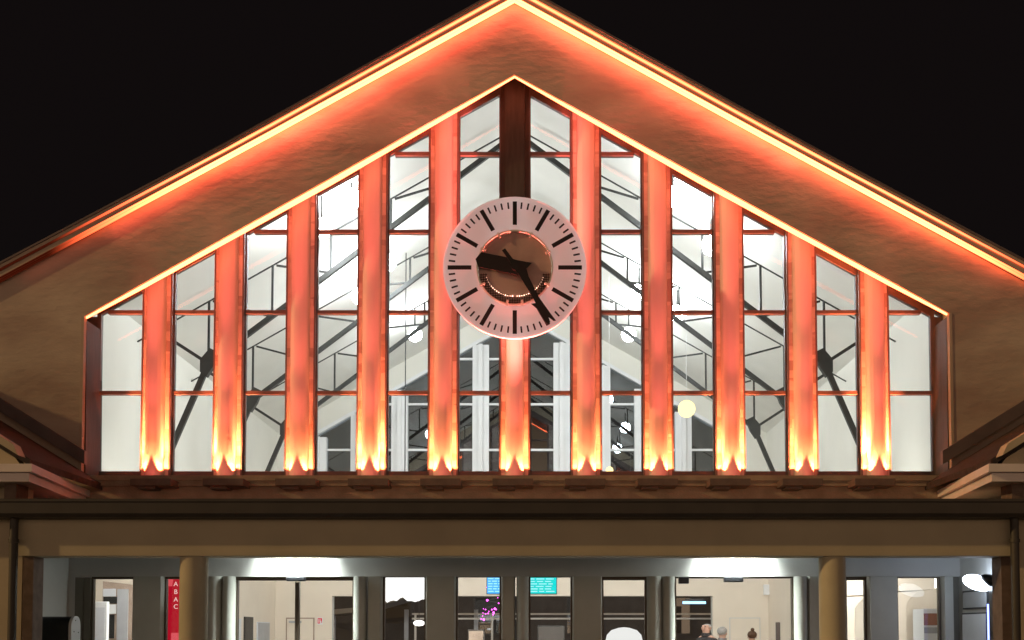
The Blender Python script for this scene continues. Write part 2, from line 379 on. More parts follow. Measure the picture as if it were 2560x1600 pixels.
# dark boards added over the middle fin, standing in for shade above the clock
part(MB().box(fx[5]-0.135, fx[5]+0.135, -0.275, -0.102, Z_(640, -0.3), zfr(fx[5])+0.04).box(fx[5]-0.197, fx[5]-0.137, -0.125, -0.102, Z_(640, -0.3), zfr(fx[5]+0.2)+0.12).box(fx[5]+0.137, fx[5]+0.197, -0.125, -0.102, Z_(640, -0.3), zfr(fx[5]+0.2)+0.12), 'fin_shade_cover', 'jamb')

# ------------------------------------------------------------------ glazed bays
mz = [Z_(v, 0.0) for v in (366, 549, 739, 929)]
edges = [FXL]+[None]*0
for i in range(12):
    xl = FXL if i == 0 else fx[i-1]+FW/2-0.03
    xr = FXR if i == 11 else fx[i]-FW/2+0.03
    bar = 0.055
    def top(xx): return zfr(xx)
    fr = MB()
    fr.prism([(xl, ZS-0.12), (xl+bar, ZS-0.12), (xl+bar, top(xl+bar)), (xl, top(xl))], -0.03, 0.05)
    fr.prism([(xr-bar, ZS-0.12), (xr, ZS-0.12), (xr, top(xr)), (xr-bar, top(xr-bar))], -0.03, 0.05)
    fr.box(xl+bar, xr-bar, -0.03, 0.05, ZS-0.12, ZS+0.012)
    fr.prism([(xl+bar, top(xl+bar)), (xr-bar, top(xr-bar)), (xr-bar, top(xr-bar)-0.085), (xl+bar, top(xl+bar)-0.085)], -0.028, 0.048)
    fo = part(fr, 'window', 'frame')
    for z in mz:
        a, b = xl+bar, xr-bar
        tm = max(top(a), top(b))-0.1
        if z+0.03 > tm: continue
        # clip the transom where the slope comes down
        def clipx(z):
            lo, hi = a, b
            d = (fA[1]-0.085-z)/((fA[1]-fL[1])/(FXC-FXL))
            return max(lo, FXC-d), min(hi, FXC+d)
        ca, cb = clipx(z+0.025)
        if cb-ca < 0.05: continue
        part(MB().box(ca, cb, -0.045, 0.045, z-0.025, z+0.025), 'transom', 'frame', parent=fo)
    part(MB().prism([(xl+0.02, ZS+0.01), (xr-0.02, ZS+0.01), (xr-0.02, top(xr-0.02)-0.03), (xl+0.02, top(xl+0.02)-0.03)], 0.004, 0.012), 'pane', 'glass', parent=fo)

# ------------------------------------------------------------------ sill, ledge, wall below
zs1 = Z_(1123, YW-0.05)
part(MB().box(XL-0.05, XR+0.05, YW-0.06, 0.10, zs1-0.07, zs1), 'window_sill', 'sill')
part(MB().box(XL-0.3, XR+0.3, YW-0.03, YW+0.1, 3.17, zs1-0.072), 'apron_wall', 'sill')
zl = Z_(1144, YW-0.1)
part(MB().box(XL-0.1, XR+0.1, YW-0.09, YW-0.032, zl-0.02, zl+0.012), 'apron_ledge', 'sill')

# ------------------------------------------------------------------ uplight trays: things of their own
ordn = ['first', 'second', 'third', 'fourth', 'fifth', 'sixth', 'seventh', 'eighth', 'ninth', 'tenth', 'eleventh']
YT0, YT1 = -0.98, -0.30
zt0, zt1 = Z_(1146.5, YT0), Z_(1130, YT0)
RED = (1.0, 0.118, 0.082)
YEL = (1.0, 0.175, 0.052)
def spot(name, loc, d, energy, size, blend, parent, color=RED, radius=0.015):
    l = bpy.data.lights.new(name, 'SPOT'); l.energy = energy; l.spot_size = size; l.spot_blend = blend; l.color = color
    l.shadow_soft_size = radius
    o = bpy.data.objects.new(name, l); C.objects.link(o)
    o.parent = parent; o.location = Vector(loc)-parent.location
    o.rotation_euler = Vector(d).normalized().to_track_quat('-Z', 'Y').to_euler()
    return o
SB = [1.25, 1.15, 0.4, 1.2, 0.7, 0.6, 0.6, 0.65, 0.9, 0.8, 1.5]
for i, x in enumerate(fx):
    xt = X_(355+171.9*i - (0.6*i), YT0, 1138)
    r = empty('uplight_tray', (xt, YT1, zt0), 'dark metal uplight tray under the %s glowing fin from the left' % ordn[i], 'uplight', 'uplight trays below the fins')
    MB().box(xt-0.265, xt+0.265, YT0, YT1, zt0, zt1).build('tray', M['tray'], r, bevel=0.004)
    MB().box(xt-0.20, xt+0.02, YT0+0.1, YT1, zt0-0.03, zt0-0.001).build('bracket', M['tray'], r)
    H = zfr(x)-zfb
    for s in (-1, 1):
        lx = x+s*0.168
        MB().lathe([(0.022, 0), (0.026, 0.03), (0.026, 0.035)], lx, -0.31, zs1+0.0005, 14).build('lamp', M['tray'], r)
        k_ = SB[i]*random.uniform(0.85, 1.15)
        spot('side_beam', (x+s*0.168, -0.31, zs1+0.045), (s*0.03, 0.42, 0.9), 125*(0.6+0.4*k_), R(69), 0.14, r, YEL)
        spot('side_throw', (x+s*0.178, -0.20, zs1+0.05), (0, 0.075, 1), 1150*k_*k_, R(28), 0.9, r, YEL)
    spot('base_fill', (x, -0.66, zs1+0.04), (0, 0.85, 0.5), 5, R(120), 1.0, r)  # weak fill spot added to lift the dark fin base
    if i == 5:
        spot('clock_beam', (x, -0.975, zs1+0.05), (0, 0.05, 1), 3600, R(50), 0.8, r)
        spot('clock_beam', (x, -0.76, zs1+0.05), (0, -0.03, 1), 3000, R(50), 0.8, r)
    for q_, a_ in enumerate((0.30, 0.55, 0.90)):
        if i == 5 and q_ > 0: continue
        h = (H if i != 5 else 2.4)*a_*(1.0 if i != 5 else 1.5); dd = 0.62
        e = (h*h+dd*dd)**1.5/dd*(27, 22, 21)[q_]
        spot('long_beam', (x, -0.90, zs1+0.05), (0, dd, h), e, 2*math.atan(0.42*H/math.hypot(h, dd)*dd/h)+R(5) if False else 2*max(R(5), R(17)*min(1, 1.4/h)), 1.0, r, radius=0.03)

# ------------------------------------------------------------------ hall inside
for s in (-1, 1):
    part(MB().prismx([(0.06, 3.0), (YB, 3.0), (YB, ZE), (0.06, ZE)], s*(XI+0.15), s*XI), 'hall_side_wall', 'inwall')
    part(MB().prismx([(3.4, 0.02), (YB, 0.02), (YB, 2.998), (3.4, 2.998)], s*(XI+0.15), s*XI), 'hall_side_wall', 'cream')
    part(MB().box(s*(XI+0.002), s*9.0, 3.4, 3.55, 0.02, 3.0), 'side_room_wall', 'cream')
    part(MB().box(s*(XI+0.152), s*9.0, 0.0, 3.6, 3.001, 3.15), 'side_room_ceiling', 'inwall')
    part(MB().box(s*8.9, s*9.0, 0.0, 3.39, 0.02, 3.0), 'side_room_wall', 'cream')
for s in (-1, 1):
    part(MB().prism([(0, ZR), (s*(XI+0.15), zc(XI+0.15)), (s*(XI+0.15), zc(XI+0.15)+0.08), (0, ZR+0.08)], 0.07, YB+0.2), 'hall_ceiling', 'ceil')
g = MB().box(-8, 8, 0.0, YB+0.4, 0.004, 0.02).build('hall_floor', M['floor']); tag(g, kind='structure')
# back wall with sloped window opening and wide doorway
def W(u, v): return V(u, v, YB)
bxl, bxr = X_(740, YB), X_(1731, YB)
bxc = (bxl+bxr)/2
zbs = Z_(1200, YB); zba = Z_(742, YB)-0.02; 
def zfw(x): return zba-0.575*abs(x-bxc)
dl, dr, dz = X_(785, YB, 1450), X_(1683, YB, 1450), Z_(1408, YB)
part(MB().prism([(-XI, ZE), (bxl, ZE), (bxl, zbs), (bxl, dz+0.02), (-XI, dz+0.02)], YB, YB+0.25), 'back_wall', 'cream') if False else None
poly = [(-XI, 0.02), (dl, 0.02), (dl, dz), (dr, dz), (dr, 0.02), (XI, 0.02), (XI, ZE), (0.02, ZR-0.01),
        (0.02, zfw(0.02) if bxc < 0.02 else zfw(0.02)), (bxr, zfw(bxr)), (bxr, zbs), (bxl, zbs), (bxl, zfw(bxl)), (bxc, zba), (0.0, zfw(0.0)), (0.0, ZR-0.01), (-XI, ZE)]
part(MB().prism(poly, YB, YB+0.25), 'back_wall', 'inwall')
part(MB().box(-XI+0.001, dl, YB-0.02, YB-0.002, 0.02, 3.6), 'dado', 'cream')
part(MB().box(dr, XI-0.001, YB-0.02, YB-0.002, 0.02, 3.6), 'dado', 'cream')
part(MB().box(dl, dr, YB-0.02, YB-0.002, dz+0.0, 3.6), 'dado', 'cream')
# far window: white posts, thin white transoms, dark glass
fw = MB(); px = [798, 899, 1000, 1101, 1202, 1303, 1404, 1505, 1606, 1707, 1806]
root = None
fwf = MB().box(bxl, bxr, YB-0.04, YB+0.2, zbs, zbs+0.06)
for s, a, b in ((1, bxl, bxc), (1, bxc, bxr)):
    fwf.prism([(a, zfw(a)), (b, zfw(b)), (b, zfw(b)-0.09), (a, zfw(a)-0.09)], YB-0.06, YB+0.2)
fwo = part(fwf, 'far_window', 'white')
for u in px:
    x = P(u, 1050, YB)[0]; hw = 0.20
    if not (bxl < x < bxr): x = min(max(x, bxl+hw), bxr-hw)
    t = min(zfw(x-hw), zfw(x+hw))-0.06
    part(MB().box(x-hw, x-0.05, YB-0.10, YB+0.15, zbs+0.06, t).box(x+0.05, x+hw, YB-0.10, YB+0.15, zbs+0.06, t).box(x-0.05, x+0.05, YB-0.19, YB+0.15, zbs+0.06, t), 'post', 'white', parent=fwo)
for v in (671, 785, 898, 1011, 1125, 1238):
    z = P(1303, v, YB)[1]
    d = (zba-0.09-z)/0.575
    a, b = max(bxl, bxc-d), min(bxr, bxc+d)
    if b > a and z > zbs+0.1: part(MB().box(a, b, YB-0.03, YB+0.03, z-0.025, z+0.025), 'transom', 'white', parent=fwo)
part(MB().prism([(bxl, zbs+0.03), (bxr, zbs+0.03), (bxr, zfw(bxr)-0.03), (bxc, zba-0.03), (bxl, zfw(bxl)-0.03)], YB+0.05, YB+0.06), 'pane', 'farglass', parent=fwo)

# long fill lights, added out of view to brighten the hall, on the inner face of the lintel wall and over the doors
def area(name, loc, d, sx, sy, e, col, parent):
    l = bpy.data.lights.new(name, 'AREA'); l.shape = 'RECTANGLE'; l.size = sx; l.size_y = sy; l.energy = e; l.color = col
    o = bpy.data.objects.new(name, l); C.objects.link(o); o.parent = parent; o.location = Vector(loc)-parent.location
    o.rotation_euler = Vector(d).normalized().to_track_quat('-Z', 'Y').to_euler(); return o
for k_, x in enumerate((-4.2, -1.4, 1.4, 4.2)):
    lab = ['leftmost', 'second', 'third', 'rightmost'][k_]
    r = empty('hall_fill_light', (x, 0.4, 3.3), lab+' long added fill light on the inner face of the wall over the doors', 'light fitting', 'added fill lights over the doors inside')
    MB().box(x-1.1, x+1.1, 0.27, 0.47, 3.40, 3.46).build('housing', M['white'], r)
    area('up_fill', (x, 0.37, 3.47), (0, 1, 0.22), 2.1, 0.16, 62, (0.98, 1.0, 0.93), r)
    area('down_fill', (x, 0.37, 3.39), (0, 0.8, -1), 2.1, 0.16, 190, (1.0, 0.97, 0.90), r)

# trusses
def truss(y):
    N, zn = 4.87, 5.85
    def zl_(x): return 9.56-(9.56-zn)/N*abs(x)
    def zt_(x): return zc(x)-0.30
    root = MB()
    root.bar((0, y, zl_(0)), (-N, y, zn), 0.075, 0.07).bar((0, y, zl_(0)), (N, y, zn), 0.075, 0.07)
    o = part(root, 'truss', 'steel')
    for s in (-1, 1):
        part(MB().bar((s*0.0, y, ZR-0.30), (s*XI, y, zc(XI)-0.30), 0.016, 0.03), 'top_chord', 'steel', parent=o)
        part(MB().bar((s*XI, y, 3.15), (s*N, y, zn), 0.085, 0.07), 'strut', 'steel', parent=o)
        part(MB().bar((s*5.72, y, 6.40), (s*N, y, zn), 0.05, 0.045), 'strut', 'steel', parent=o)
        part(MB().prism([(s*(N+0.12), zn-0.14), (s*(N+0.02), zn-0.22), (s*(N-0.09), zn-0.05), (s*(N-0.17), zn+0.17), (s*(N-0.03), zn+0.24), (s*(N+0.12), zn+0.06)], y-0.05, y+0.05), 'node_plate', 'steel', parent=o)
        xs = [4.87, 3.87, 2.95, 2.0, 1.05]
        for k, x in enumerate(xs):
            part(MB().bar((s*x, y, zl_(x)), (s*x, y, zt_(x)), 0.034, 0.034), 'strut', 'steel', parent=o)
            if k+1 < len(xs):
                part(MB().bar((s*(x-0.06), y, zt_(x)), (s*(xs[k+1]+0.05), y, zl_(xs[k+1])), 0.03, 0.03), 'strut', 'steel', parent=o)
    return o
for y in (1.9, 4.6, 7.3): truss(y)

# floodlights under the ceiling (things)
floods = [(878, 497, 8.25, 'high inner floodlight nearest the glass on the left side'), (804, 571, 7.75, 'outer floodlight nearest the glass on the left side'),
          (900, 741, 7.75, 'outer floodlight farther back on the left side'), (968, 656, 8.15, 'inner floodlight in the middle of the left row'),
          (1037, 836, 8.05, 'small looking inner floodlight farthest back on the left'),
          (1683, 492, 8.25, 'high inner floodlight nearest the glass on the right side'), (1778, 614, 7.75, 'outer floodlight nearest the glass on the right side'),
          (1693, 783, 7.75, 'outer floodlight farther back on the right side'), (1598, 730, 8.15, 'inner floodlight in the middle of the right row'),
          (1572, 836, 8.05, 'small looking inner floodlight farthest back on the right')]
for u, v, z, lab in floods:
    # distance from the height
    lo, hi = 0.5, 10.8
    for _ in range(40):
        mid = (lo+hi)/2
        if P(u, v, mid)[1] < z: lo = mid
        else: hi = mid
    y = (lo+hi)/2; x = P(u, v, y)[0]
    r = empty('floodlight', (x, y, z), 'blazing white '+lab, 'floodlight', 'floodlights under the hall ceiling')
    MB().ball((x, y, z), 0.155, 20).build('lens', M['flood'], r, smooth=True)
    top = zc(x)
    MB().lathe([(0.05, 0.11), (0.05, 0.16), (0.018, 0.17), (0.018, max(0.18, top-z))], x, y, z, 12).build('bracket', M['steel'], r)

# ------------------------------------------------------------------ canopy in front of the doors
YG0, YG1 = -2.72, -2.42
zg1, zg0 = Z_(1178, YG0), Z_(1221, YG0)
part(MB().prismx([(YG0+0.04, zg0), (YG1, zg0), (YG1, zg1-0.02), (YG0+0.02, zg1-0.02), (YG0+0.02, zg1), (YG0-0.012, zg1), (YG0-0.012, zg1-0.035), (YG0, zg1-0.04), (YG0, zg0+0.04)], -8.5, 8.5), 'gutter', 'gutter', bevel=0.004)
YBm = -2.46
bl, br = X_(44, YBm, 1300), X_(2400, YBm, 1300)
zb0 = Z_(1313.5, YBm)
part(MB().box(bl, br, YBm+0.0, -2.10, zb0, zg0+0.0-0.002), 'canopy_beam', 'beam', bevel=0.006)
part(MB().box(-8.5, 8.5, YG1+0.002, YW-0.035, zg0+0.05, zg1-0.05), 'canopy_roof', 'gutter')
part(MB().box(-6.2, 6.2, -2.098, -0.002, 3.12, 3.16), 'canopy_ceiling', 'lintel')
# columns
for u0, u1 in ((424.5, 489.5), (1936, 1998)):
    YC = -2.28
    xa, xb = X_(u0, YC, 1450), X_(u1, YC, 1450)
    r = (xb-xa)/2; xm = (xa+xb)/2
    part(MB().lathe([(r+0.05, 0.0), (r+0.05, 0.12), (r, 0.14), (r, zb0-0.002)], xm, YC, 0.0, 48), 'column', 'column', smooth=True)
# end piers, downpipes, wing walls
zw1 = Z_(1135, -2.7)
for s in (-1, 1):
    e = bl if s < 0 else br
    part(MB().box(e+(-0.0)*s, e+s*3.0, -2.36, -2.12, 0.0, zg0+0.4), 'wing_wall', 'plain')
    part(MB().box(e-s*0.14, e-s*0.02, -2.38, -2.12, 0.0, zb0-0.002), 'end_pier', 'pier')
    pxx = X_(25, -2.6, 1400) if s < 0 else X_(2404, -2.6, 1400)
    part(MB().lathe([(0.048, 0.0), (0.048, 1.32), (0.056, 1.321), (0.056, 1.36), (0.048, 1.361), (0.048, zg0-0.28), (0.058, zg0-0.279), (0.058, zg0-0.24), (0.048, zg0-0.239), (0.048, zg0)], pxx, -2.55, 0.0, 20), 'downpipe', 'gutter', smooth=True)
    part(MB().box(pxx-0.07, pxx+0.07, -2.66, -2.37, zg1, zw1+0.1), 'hopper', 'pier')
    # porch side wall
    part(MB().box(s*6.2, s*6.4, -2.118, 0.0, 0.0, 3.11), 'porch_side_wall', 'lintel')
    # wing roof: eaves box, slope, verge, flashing on the gable wall, gable infill
    xe = s*5.40
    part(MB().prismz([(s*5.44, -2.86), (s*8.5, -2.86), (s*8.5, YW-0.002), (s*5.72, YW-0.002)][::s], 3.31, 3.405), 'eaves_box', 'eaves')
    part(MB().prismz([(s*5.38, -2.93), (s*8.5, -2.93), (s*8.5, YW-0.004), (s*5.67, YW-0.004)][::s], 3.41, 3.50), 'eaves_box', 'eaves')
    zr = lambda x: 3.50+(abs(x)-5.36)*0.62
    part(MB().prism([(s*5.50, zr(5.50)), (s*8.5, zr(8.5)), (s*8.5, zr(8.5)-0.1), (s*5.50, 3.503)], -2.70, YW-0.006), 'wing_roof', 'tile')
    part(MB().prism([(s*5.56, zr(5.56)-0.02), (s*8.5, zr(8.5)-0.02), (s*8.5, zr(8.5)+0.09), (s*5.62, zr(5.62)+0.07)], -2.88, -2.70), 'verge_board', 'plain')
    part(MB().prism([(s*5.72, zr(5.72)+0.12), (s*8.5, zr(8.5)+0.12), (s*8.5, zr(8.5)+0.30), (s*5.72, zr(5.72)+0.30)], YW-0.10, YW-0.008), 'flashing', 'flash')
    part(MB().prism([(s*5.62, 3.503), (s*8.5, 3.503), (s*8.5, zr(8.5)-0.12), (s*5.70, zr(5.70)-0.1)], -2.65, -2.5), 'wing_gable', 'plain')

# ------------------------------------------------------------------ entrance front (plane y = 0)
zh = Z_(1362, 0.0)
part(MB().box(-6.2, 6.2, 0.0, 0.25, zh, ZS-0.125), 'lintel_wall', 'lintel')
def XU(u): return X_(u, 0.0, 1440)
part(MB().box(-6.2, XU(180), 0.0, 0.2, 0.02, zh), 'front_wall', 'lintel')
part(MB().box(XU(2300), 6.2, 0.0, 0.2, 0.02, zh), 'front_wall', 'lintel')
part(MB().box(XU(180), XU(198), -0.05, 0.15, 0.02, zh-0.012), 'door_frame', 'olive2')
part(MB().box(XU(199), XU(214), -0.02, 0.15, 0.02, zh-0.012), 'door_frame', 'olive2')
pil = [(316, 387), (492, 525), (527, 556), (836, 866), (869, 904), (1006, 1077), (1184, 1217), (1220, 1249), (1352, 1422), (1528, 1562), (1564, 1594), (1876, 1905), (1906, 1998), (2049, 2119), (2224, 2250), (2268, 2300)]
for a, b in pil:
    xa, xb = XU(a), XU(b)
    w = xb-xa
    prof = [(xa, -0.03), (xa+0.02, -0.09), (xb-0.02, -0.09), (xb, -0.03), (xb, 0.15), (xa, 0.15)]
    if (a, b) in ((527, 556), (836, 866), (1220, 1249), (1564, 1594), (1528, 1562), (492, 525), (1876, 1905)):
        n = 12; xm = (xa+xb)/2
        prof = [(xa, 0.15), (xa, -0.02)]+[(xm-math.cos(math.pi*k/n)*w/2, -0.03-math.sin(math.pi*k/n)*0.10) for k in range(n+1)]+[(xb, -0.02), (xb, 0.15)]
    part(MB().prismz(prof, 0.02, zh-0.002), 'pilaster', 'olive', smooth=True)
part(MB().box(XU(2250), XU(2268), 0.03, 0.15, 0.02, zh-0.002), 'door_frame', 'olive2')
bays = [(214, 316, 0.03), (387, 492, 0.03), (556, 836, 0.05), (904, 1006, 0.004), (1077, 1184, 0.004), (1249, 1352, 0.004), (1422, 1528, 0.045), (1594, 1876, 0.02), (1998, 2049, 0.045), (2119, 2224, 0.015)]
for a, b, t in bays:
    xa, xb = XU(a), XU(b)
    zt_ = zh-0.003
    o = part(MB().box(xa, xb, 0.02, 0.10, zt_-max(t, 0.006), zt_).box(xa, xa+0.025, 0.02, 0.10, 0.02, zt_-t-0.002).box(xb-0.025, xb, 0.02, 0.10, 0.02, zt_-t-0.002), 'glazed_door' if b-a > 150 else 'shop_window', 'brownmetal')
    part(MB().box(xa+0.02, xb-0.02, 0.055, 0.063, 0.03, zt_-t), 'pane', 'glass', parent=o)
    if b-a > 150 and a < 1000:
        xm = XU(701)
        part(MB().box(xm-0.028, xm-0.003, 0.01, 0.09, 0.03, zt_-t-0.002).box(xm+0.003, xm+0.028, 0.01, 0.09, 0.03, zt_-t-0.002), 'stile', 'brownmetal', parent=o)
# door sensors: small boxes (things)
for a, b, v0, v1, lab in ((679, 723, 1363, 1373, 'small dark door sensor above the left double doors'), (1709, 1754, 1363, 1375, 'small dark rounded door sensor above the wide right doorway'),
                     (1602, 1626, 1363, 1379, 'square dark box under the lintel right of the paired pilasters')):
    o = MB().box(XU(a), XU(b), -0.10, -0.002, Z_(v1, -0.05), Z_(v0, -0.05)-0.004).build('door_sensor', M['dark'], bevel=0.012)
    tag(rebase(o), lab, 'sensor')
# downlights in the canopy ceiling over the two doorways (things)
zcan = 3.12
for u, lab in ((700, 'recessed canopy light over the left double doors'), (1737, 'recessed canopy light over the wide right doorway')):
    x = XU(u)
    r = empty('downlight', (x, -0.18, zcan), lab, 'ceiling light', 'canopy lights over the doors')
    MB().box(x-0.40, x+0.40, -0.27, -0.09, zcan-0.03, zcan-0.001).build('trim', M['white'], r)
    area('beam', (x, -0.18, zcan-0.035), (0, 0.10, -1), 0.70, 0.10, 85, (0.93, 1.0, 0.90), r).data.spread = R(75)
    area('fill', (x, -0.18, zcan-0.036), (0, -0.3, -1), 0.70, 0.10, 34, (0.93, 1.0, 0.92), r)
for x, e_, lab in ((-5.0, 280, 'added unseen fill light at the left end of the canopy ceiling'), (0.0, 560, 'added unseen fill light in the middle of the canopy ceiling'), (3.9, 230, 'added unseen fill light right of the wide doorway')):
    r = empty('porch_fill', (x, -1.0, zcan), lab, 'ceiling light')  # unseen fill light added to brighten the porch
    MB().lathe([(0.12, -0.03), (0.13, -0.001)], x, -1.0, zcan, 24).build('trim', M['white'], r, smooth=True)
    area('fill', (x, -1.0, zcan-0.035), (0, 0.15, -1), 0.2, 0.2, e_, (0.92, 0.97, 1.0), r)

# ------------------------------------------------------------------ station clock (a thing of its own)
YCK = -0.88
cx, cz = P(1287, 669, YCK)
RC = 182/(F/(YCK-CAM.y))
ck = empty('station_clock', (cx, YCK, cz), 'large round white station clock with black hands mounted in front of the middle fin', 'clock')
def annulus(mb, r0, r1, y0, y1, n=96):
    o = []
    vs = []; fs = []
    for r, y in ((r0, y0), (r1, y0), (r1, y1), (r0, y1)):
        vs += [(cx+r*math.cos(2*math.pi*i/n), y, cz+r*math.sin(2*math.pi*i/n)) for i in range(n)]
    for k in range(4):
        for i in range(n):
            j = (i+1) % n; k2 = (k+1) % 4; fs.append((k*n+i, k*n+j, k2*n+j, k2*n+i))
    return mb.add(vs, fs)
md = bpy.data.materials.new('translucent_dial'); md.use_nodes = True; nt = md.node_tree; nt.nodes.clear()
a = nt.nodes.new('ShaderNodeBsdfDiffuse'); b = nt.nodes.new('ShaderNodeBsdfTranslucent'); gl = nt.nodes.new('ShaderNodeBsdfGlossy'); gl.inputs['Roughness'].default_value = 0.25
a.inputs[0].default_value = (0.78, 0.78, 0.80, 1); b.inputs[0].default_value = (0.80, 0.79, 0.82, 1)
x1 = nt.nodes.new('ShaderNodeMixShader'); x1.inputs[0].default_value = 0.62
x2 = nt.nodes.new('ShaderNodeMixShader'); x2.inputs[0].default_value = 0.04; oo = nt.nodes.new('ShaderNodeOutputMaterial')
nt.links.new(a.outputs[0], x1.inputs[1]); nt.links.new(b.outputs[0], x1.inputs[2]); nt.links.new(x1.outputs[0], x2.inputs[1]); nt.links.new(gl.outputs[0], x2.inputs[2]); em = nt.nodes.new('ShaderNodeEmission'); em.inputs[0].default_value = (1.0, 0.95, 0.93, 1); em.inputs[1].default_value = 0.12; ad = nt.nodes.new('ShaderNodeAddShader')
nt.links.new(x2.outputs[0], ad.inputs[0]); nt.links.new(em.outputs[0], ad.inputs[1]); nt.links.new(ad.outputs[0], oo.inputs[0])
M['dialt'] = md
d = MB(); n = 128
vs = [(cx+r*math.cos(2*math.pi*i/n), YCK, cz+r*math.sin(2*math.pi*i/n)) for r in (RC*0.535, RC*0.985) for i in range(n)]
d.add(vs, [(i, (i+1) % n, n+(i+1) % n, n+i) for i in range(n)]).build('dial', md, ck)
annulus(MB(), RC*0.985, RC, YCK-0.012, YCK+0.05).build('rim', md, ck, smooth=True)
annulus(MB(), RC*0.515, RC*0.537, YCK-0.006, YCK+0.06).build('inner_rim', M['dial'], ck, smooth=True)
MB().lathe([(RC*0.512, 0.0), (RC*0.512, 0.12), (RC*0.34, 0.13), (RC*0.34, 0.60)], cx, YCK+0.045, cz, 64, axis='y').build('centre_drum', M['copper'], ck, smooth=True)
mk = MB()
for k in range(60):
    a = math.pi/2-2*math.pi*k/60; L = k % 5 == 0
    r1 = RC*(0.935 if L else 0.925); r0 = RC*(0.605 if L else 0.835); hw = RC*(0.029 if L else 0.0115)
    dx, dz = math.cos(a), math.sin(a); px_, pz_ = -dz, dx
    mk.prism([(cx+dx*r0+px_*hw, cz+dz*r0+pz_*hw), (cx+dx*r1+px_*hw, cz+dz*r1+pz_*hw), (cx+dx*r1-px_*hw, cz+dz*r1-pz_*hw), (cx+dx*r0-px_*hw, cz+dz*r0-pz_*hw)], YCK-0.008, YCK-0.001)
mk.build('hour_marks', M['black'], ck)
# fixing clips round the inner rim
cl = MB()
for deg in (116, 64, 150, 25, 208, -28, 258, 282):
    a = R(deg); dx, dz = math.cos(a), math.sin(a); cl.bar((cx+dx*RC*0.47, YCK-0.012, cz+dz*RC*0.47), (cx+dx*RC*0.55, YCK-0.012, cz+dz*RC*0.55), 0.03, 0.012)
cl.build('clip', M['dial'], ck)
# wire mesh over the lower crescent, and glowing beads that stand in for LED reflections in it
wm = MB(); Rm = RC*0.505
def inm(x, z): return math.hypot(x, z) < Rm and z < -RC*0.06 and math.hypot(x, z+0.02) > Rm*0.70 + 0.10*Rm*(abs(x)/Rm)
N_ = 30
for k in range(N_+1):
    t = -Rm+2*Rm*k/N_
    for d_ in (0, 1):
        run = None
        for j in range(61):
            q = -Rm+2*Rm*j/60
            x, z = ((t, q) if d_ else (q, t))
            x, z = x, z - 0.05*abs(x)
            if inm(x, z): 
                if run is None: run = (x, z)
                last = (x, z)
            else:
                if run and run != last: wm.bar((cx+run[0], YCK+0.03, cz+run[1]), (cx+last[0], YCK+0.03, cz+last[1]), 0.007)
                run = None
        if run and run != last: wm.bar((cx+run[0], YCK+0.03, cz+run[1]), (cx+last[0], YCK+0.03, cz+last[1]), 0.007)
M['wire'] = mat('mesh_wire', (0.10, 0.045, 0.04), 0.4, metal=0.4)
wm.build('wire_mesh', M['wire'], ck)
bead = MB(); rnd = random.Random(3)
for k in range(31):
    a = R(198+144*k/30); rr = RC*(0.385+0.03*math.sin(abs(k-15)/15*1.5))
    if k in (15,): continue
    s_ = rnd.uniform(0.004, 0.0095) if 3 < k < 27 else 0.003
    bead.ball((cx+rr*math.cos(a), YCK+0.022, cz+rr*math.sin(a)*(1.02)), s_, 8)
M['bead'] = emit('reflection_glow', (1.0, 0.55, 0.38), 5.0)
bead.build('reflection_bead', M['bead'], ck)
def dialpt(zx, zy):     # clock measured from its own centre, in dial radii
    return (cx+(zx-740)/660*RC, cz-(zy-750)/660*RC)
hh = [dialpt(*p) for p in ((380, 680), (432, 617), (660, 662), (760, 690), (897, 716), (848, 768), (868, 845), (800, 840), (640, 798), (405, 752))]
MB().prism(hh, YCK-0.045, YCK-0.030).build('hour_hand', M['black'], ck)
mh = [dialpt(*p) for p in ((622, 603), (652, 586), (714, 672), (865, 842), (962, 1040), (1075, 1200), (1117, 1255), (1098, 1258), (1048, 1222), (1064, 1268), (1048, 1296), (1012, 1262), (945, 1148), (890, 1100), (932, 1094), (905, 1040), (782, 836))]
MB().prism(mh, YCK-0.065, YCK-0.050).build('minute_hand', M['black'], ck)
MB().lathe([(0.05, 0.0), (0.05, 0.11)], cx, YCK-0.068, cz, 24, axis='y').build('hub', M['black'], ck)

